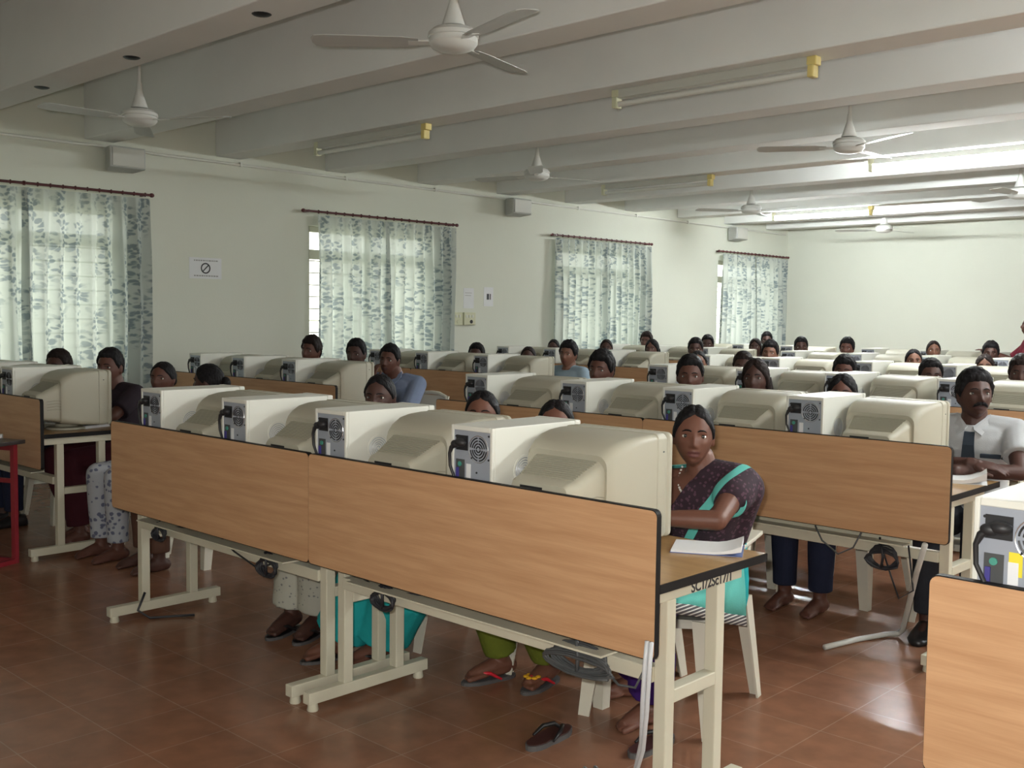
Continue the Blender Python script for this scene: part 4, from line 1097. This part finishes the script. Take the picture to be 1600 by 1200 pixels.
# --- everyone else
PROTO = dict(m1=person_meshes(None, False, .50, .02, 0, .0085, 'male', .6, seed=11, shoes=True), m2=person_meshes(None, False, .30, .0, .05, .0085, 'male_full', .6, seed=12, shoes=True),
             f1=person_meshes(None, True, .50, .0, 0, .0085, 'fem', .6, seed=13), f2=person_meshes(None, True, .35, .0, -.04, .0085, 'fem_loose', .6, seed=14),
             f3=person_meshes(None, True, -.9, .1, 0, .0085, 'fem', .6, seed=15))
PEOPLE = [
 # x, y, top of head, kind, skin, shirt, where
 (-5.80,.95,1.20,'m1','skin_c','cl_charcoal','person of whom only black hair shows, over the printed curtain beside the red table row'),
 (-4.42,1.0,1.165,'f1','skin_b','cl_maroon','person with drawn-back hair peering over the first front tower, next to the dark shirt'),
 (-3.96,1.05,1.17,'f3','skin_c','cl_dark','person with dark hair and face turned aside, before the second window-side panel'),
 (-5.86,3.15,1.283,'m2','skin_b','cl_brown','person with thick black hair at the near edge of the second window curtain'),
 (-5.24,3.15,1.272,'m1','skin_c','cl_charcoal','person in front of the second window, beside the blue shirt'),
 (-5.91,5.2,1.20,'m1','skin_c','cl_grey','person whose hair alone shows below the white sheet with dark bars'),
 (-5.21,5.2,1.185,'f1','skin_c','cl_dark','person whose hair barely rises over the third window-side row'),
 (-4.66,5.15,1.255,'m2','skin_d','cl_sky','person with a beard in a pale shirt ending the third window-side row'),
 (-6.83,7.42,1.20,'f1','skin_c','cl_dark','person low at the near side of the third window curtain'),
 (-6.02,7.42,1.22,'f1','skin_c','cl_maroon','person in the middle of the third window curtain'),
 (-5.36,7.42,1.235,'f2','skin_b','cl_brown','person with loose hair at the far side of the third window, in the fourth row'),
 (-4.79,7.42,1.265,'m1','skin_c','cl_charcoal','person showing black hair only, one head before the last window'),
 (-6.90,9.4,1.285,'m2','skin_b','cl_white','person sitting tall at the far edge of the third window curtain'),
 (-5.92,9.4,1.265,'m1','skin_c','cl_navy','person just before the last window, face beside a lower black head'),
 (-6.22,11.4,1.295,'m1','skin_c','cl_charcoal','person highest in front of the last window curtain'),
 (-5.25,9.45,1.235,'f2','skin_c','cl_dark','person with dark hair low in front of the last window curtain'),
 (-2.59,3.05,1.262,'m2','skin_b','cl_dark','person with bushy hair showing only brow and hair in the second middle row'),
 (-1.92,3.05,1.255,'m1','skin_b','cl_sky','person with side-lit cheek above the third tower of the second middle row'),
 (-1.47,3.05,1.25,'f2','skin_c','cl_charcoal','person behind the third monitor of the second middle row, a hair-shine head behind'),
 (-.92,3.0,1.19,'f2','skin_b','cl_maroon','person with loose hair between the last tower and last monitor of the second middle row'),
 (-3.42,5.4,1.20,'f1','skin_d','cl_pink','person small and low behind the side-lit one, at the start of the third middle row'),
 (-2.79,5.1,1.215,'m1','skin_c','cl_grey','person with a shine on the hair in the third middle row'),
 (-1.94,5.1,1.215,'m2','skin_b','cl_dark','person directly above the loose-haired head, third middle row'),
 (-1.30,5.1,1.215,'m1','skin_c','cl_navy','person low beside the white shirt man, last of the third middle row'),
 (-.70,5.12,1.26,'m2','skin_c','cl_charcoal','person cut by the picture edge in the outer third row'),
 (-3.76,7.2,1.262,'m2','skin_d','cl_brown','person whose face fills the gap before the last window, fourth middle row'),
 (-2.30,7.2,1.222,'f1','skin_d','cl_maroon','person with covered dark hair low below the upright one, fourth middle row'),
 (-1.67,7.2,1.195,'f2','skin_d','cl_green','person with centre-parted hair directly behind the white shirt man'),
 (-4.55,9.3,1.27,'m1','skin_c','cl_grey','person alone at the foot of the back wall corner'),
 (-3.96,9.3,1.275,'m2','skin_b','cl_white','person with a full face against the bare back wall, fifth middle row'),
 (-2.96,9.3,1.265,'f1','skin_d','cl_maroon','person upright with a face against the back wall, nearer the standing one'),
 (-2.36,9.3,1.27,'m2','skin_c','cl_navy','person with black hair just below the pointing hand'),
]
for i, (x, y, zt, k, sk_, tp_, lb_) in enumerate(PEOPLE):
    s_ = zt/(1.262 if k[0] == 'm' else 1.246)
    place(PROTO[k], (x, y, 0), .06*math.sin(i*2.3), s_, lb_, sk_, tp_, 'cl_print_blue' if i == 1 else 'cl_navy' if abs(y-3.05) < .06 and x > -3 else ('cl_navy','cl_charcoal','cl_brown','cl_grey')[i % 4], 'hair' if i % 3 else 'hair_brown', 'students seated at the desks')
    chair(x, y+.05, 'white plastic chair under the '+lb_.replace('person ', 'person ', 1) if len(lb_.split()) < 11 else 'white plastic chair under the '+' '.join(lb_.split()[:11]), .06*math.sin(i*2.3))

# ------------------------------------------------------------------ loose things
def bundle(x, y, z, label, matn, R=.055, seed=0, n=7, wire=None, fx=1.25, fz=.75):
    rd = random.Random(seed); b = MB(); pts = []
    for q in range(n*14):
        a = 2*PI*q/14; k = q//14
        rr = R*(1+.25*rd.uniform(-.4,.4)*.5); pts.append(Vector((x+rr*fx*math.cos(a)*(1+.05*(k-n/2)), y-.012-.003*k+.004*math.sin(a*2+k), z+rr*fz*math.sin(a)*(1-.06*(k-n/2))-.004*k)))
    b.tube(pts, .0048, 6)
    b.tube([(x-.01,y-.022,z+R),(x+.005,y-.03,z),(x-.005,y-.022,z-R)], .006, 6)
    b.tube([(x-.02,y-.01,z+.03),(x-.03,y+.012,z+.075)], .005, 6)
    if wire: b.tube([Vector(q) for q in wire], .004, 6)
    o = build('cable_coil', b, matn, None, 180); tag(o, label, 'cable'); return o
bundle(-2.83, .085, .465, 'black cable coil at the first leg of the front middle row', 'cable_black', .042, 1, 5, [(-2.83,.07,.47),(-2.72,.075,.50),(-2.6,.085,.515),(-2.45,.09,.52)])
bundle(-1.95, .085, .465, 'black tangled cable coil below the front panel above the printed trousers', 'cable_black', .050, 2, 6, [(-2.35,.09,.515),(-2.22,.08,.47),(-2.05,.075,.435),(-1.95,.07,.46),(-1.85,.08,.50)])
bundle(-1.22, .085, .475, 'black cable coil hanging beside the middle legs of the front row', 'cable_black', .045, 3, 6, [(-1.40,.09,.52),(-1.30,.075,.50),(-1.2,.07,.49),(-1.02,.085,.515)])
bundle(-.31, .075, .475, 'large grey cable bundle tied below the aisle end of the front panel', 'cable_grey', .062, 4, 8, [(-.24,.06,.47),(-.16,.055,.425),(-.105,.06,.43),(-.085,.08,.49),(-.09,.09,.53)], 1.9, .52)
bundle(-.32, 2.17, .44, 'black cable coil under the second middle panel beside the slanted pipe', 'cable_black', .055, 5, 6, [(-.32,2.16,.45),(-.28,2.15,.36),(-.25,2.17,.26),(-.2,2.2,.3),(-.22,2.18,.5)])
b = MB()
b.tube([(-.015,-.012,.60),(-.02,-.014,.53),(-.035,.0,.42),(-.08,.06,.28),(-.16,.14,.14),(-.25,.21,.045),(-.33,.26,.006),(-.46,.33,.006)], .0065, 8)
b.tube([(-.001,-.012,.60),(-.004,-.014,.53),(-.02,.0,.40),(-.07,.055,.26),(-.155,.13,.12),(-.245,.20,.03),(-.34,.245,.006),(-.48,.30,.006)], .0065, 8)
tag(build('data_cable', b, 'cable_white', None, 180), 'pair of pale cables hanging from the front panel corner to the floor', 'cable')
b = MB(); b.tube([(-.10,2.06,.54),(-.17,2.16,.40),(-.28,2.34,.17),(-.345,2.45,.04),(-.37,2.46,.016),(-.41,2.42,.013),(-.47,2.25,.013),(-.52,2.03,.013)], .0125, 10)
tag(build('conduit_pipe', b, 'pvc', None, 180), 'pale bent pipe slanting from the second middle panel onto the floor', 'pipe')
b = MB(); b.tube([(-3.055,.11,.13),(-3.05,.07,.05),(-3.03,.12,.008),(-2.98,.22,.007),(-2.93,.30,.007)], .006, 8)
tag(build('floor_cable', b, 'cable_black', None, 180), 'short black cable curling over the first foot of the front row', 'cable')
b = MB(); b.tube([(-.62,2.10,.54),(-.58,2.09,.48),(-.50,2.09,.43),(-.43,2.09,.47),(-.40,2.10,.54)], .004, 6)
tag(build('hanging_cable', b, 'cable_grey', None, 180), 'thin grey cable looping below the second middle panel', 'cable')
for x, y, a, lb_ in ((-.722,.40,1.68,'brown sandal lying alone on the tiles before the grey cable bundle'),(-.43,.60,1.6,'brown sandal half hidden by the leg at the front row end')):
    t = root('sandal', lb_, 'sandal', (x,y,0), a, 'loose sandals on the floor')
    sandal_parts(t, Matrix.Identity(4), 'leather_black', worn=False)
def book(x, y, z, w_, d_, h_, rz, label, cover='paper', name='notebook', curl=0):
    t = root(name, label, 'book', (x,y,z), rz)
    build('cover', MB().box((-w_/2,-d_/2,0),(w_/2,d_/2,.002)), cover, t)
    pg = MB(); n = 8; rings = []
    for q in range(n+1):
        u = q/n; zz = .002+h_+curl*max(0, u-.55)**2*4; rings.append([Vector((-w_/2+.003+(w_-.006)*u, yy, z_)) for yy, z_ in ((-d_/2+.003,.002+curl*max(0,u-.55)**2*2),(d_/2-.003,.002+curl*max(0,u-.55)**2*2),(d_/2-.003,zz),(-d_/2+.003,zz))])
    pg.loft(rings); build('pages', pg, 'paper', t, 40)
    return t
book(-.16, .50, .7502, .22, .17, .006, .5, 'white notebook with blue cover at the saree wearer\'s elbow', 'cover_blue', curl=.03)
book(-.17, 2.56, .7502, .26, .20, .014, .35, 'open white notebook before the man with folded arms', 'paper', curl=.05)
book(-4.86, .62, .7502, .30, .20, .014, .3, 'white papers on the desk end beside the red table', 'paper')
k_ = root('keyboard', 'grey keyboard standing on edge behind the monitor near the red table', 'keyboard', (-4.90,.40,.7502), .4)
# red table at the picture edge
t = root('red_table', 'red metal framed table with dark top at the picture edge', 'table', (-4.63,.12,0), .395)
build('tabletop', MB().box((-1.15,-.55,.70),(.05,.04,.722)), 'dark_top', t, bevel=.003)
for x, y in ((0,0),(0,-.5),(-1.1,0),(-1.1,-.5)): build('leg', MB().box((x-.014,y-.014,0),(x+.014,y+.014,.70)), 'red_paint', t)
for nm, lo, hi in (('bottom_rail',(-1.086,-.012,.0),(-.014,.012,.026)),('bottom_rail',(-1.086,-.512,.0),(-.014,-.488,.026)),('middle_rail',(-1.086,-.01,.47),(-.014,.01,.495)),('top_rail',(-1.086,-.012,.66),(-.014,.012,.70)),('side_rail',(-.012,-.486,.0),(.012,-.014,.026)),('side_rail',(-1.112,-.486,.0),(-1.088,-.014,.026))):
    build(nm, MB().box(lo, hi), 'red_paint', t)
tg = root('grey_book', 'thick grey book lying on the red table', 'book', (-4.83,-.02,.722), .395)
build('cover', MB().box((-.22,-.09,0),(.12,.09,.003)).box((-.22,-.09,.022),(.12,.09,.025)).box((-.22,.086,0),(.12,.09,.025)), 'speaker_grey', tg)
build('pages', MB().box((-.216,-.086,.003),(.116,.086,.022)), 'paper', tg)
kb = MB(); kb.box((-.20,-.07,0),(.20,.07,.022)); build('keyboard_case', kb, 'crt_vent', k_, bevel=.004)
ky = MB()
for r_ in range(5):
    for q in range(14): ky.box((-.19+q*.027,-.058+r_*.024,.022),(-.168+q*.027,-.038+r_*.024,.029))
build('keys', ky, 'pc_white', k_)
k_.location = (-4.99, .46, .7502)
# dark fixing holes along the near beam
for i, (x, y) in enumerate(((-2.95,.62),(-4.3,.62),(-5.55,.62),(-6.9,.62))):
    o = build('ceiling_hook', MB().lathe([(.05,0),(.04,-.006),(.012,-.012)], (0,0,0), 14), 'black_plastic', None, 60, loc=(x,y+.08,ZB))
    tag(o, ('dark ceiling hook on the near beam, closest to the big fan','dark ceiling hook on the near beam, next beyond the closest one','dark ceiling hook on the near beam above the small fan','dark ceiling hook on the near beam nearest the wall')[i], 'hook', 'dark hooks on the near beam')

# ------------------------------------------------------------------ light
wd = bpy.data.worlds.new('sky'); scn.world = wd; wd.use_nodes = True
bg = wd.node_tree.nodes['Background']; bg.inputs[1].default_value = 4.6
nt_ = wd.node_tree; tc_ = nt_.nodes.new('ShaderNodeTexCoord'); sx_ = nt_.nodes.new('ShaderNodeSeparateXYZ'); rp_ = nt_.nodes.new('ShaderNodeValToRGB')
nt_.links.new(tc_.outputs['Generated'], sx_.inputs[0]); ma_ = nt_.nodes.new('ShaderNodeMath'); ma_.operation = 'MULTIPLY_ADD'; ma_.inputs[1].default_value = .5; ma_.inputs[2].default_value = .5
nt_.links.new(sx_.outputs[2], ma_.inputs[0]); nt_.links.new(ma_.outputs[0], rp_.inputs[0])
rp_.color_ramp.elements[0].position = .47; rp_.color_ramp.elements[0].color = (.62,.64,.50,1); rp_.color_ramp.elements[1].position = .53; rp_.color_ramp.elements[1].color = (.95,1,.92,1)
nt_.links.new(rp_.outputs[0], bg.inputs[0])
for i, (a, b_) in enumerate(WIN):
    ld = bpy.data.lights.new('window_portal', 'AREA'); ld.shape = 'RECTANGLE'; ld.size = ZT-ZS; ld.size_y = b_-a; ld.cycles.is_portal = True
    o = bpy.data.objects.new('window_portal', ld); COL.objects.link(o); o.location = (XW-.24,(a+b_)/2,(ZS+ZT)/2); o.rotation_euler = (0,-PI/2,0)
for i, (a, b_, ax) in enumerate([(a, b, 'y') for a, b in ADDED_WR]+[(a, b, 'x') for a, b in ADDED_WF]):  # portals for the added unseen windows
    ld = bpy.data.lights.new('window_portal', 'AREA'); ld.shape = 'RECTANGLE'; ld.size = 2.5-ZS; ld.size_y = b_-a; ld.cycles.is_portal = True
    o = bpy.data.objects.new('window_portal', ld); COL.objects.link(o)
    if ax == 'y': o.location = (XR+.21,(a+b_)/2,(ZS+2.5)/2); o.rotation_euler = (0,PI/2,0)
    else: o.location = ((a+b_)/2,YF-.21,(ZS+2.5)/2); ld.size, ld.size_y = b_-a, 2.5-ZS; o.rotation_euler = (PI/2,0,0)
# camera flash
fl_ = bpy.data.lights.new('camera_flash', 'AREA'); fl_.shape = 'RECTANGLE'; fl_.size = .05; fl_.size_y = .03; fl_.energy = 59; fl_.color = (1,.97,.92)
o = bpy.data.objects.new('camera_flash', fl_); COL.objects.link(o)
m = cam.matrix_world.copy(); o.matrix_world = Matrix.Translation(cu*.06-cr*.05-cf*.02) @ m
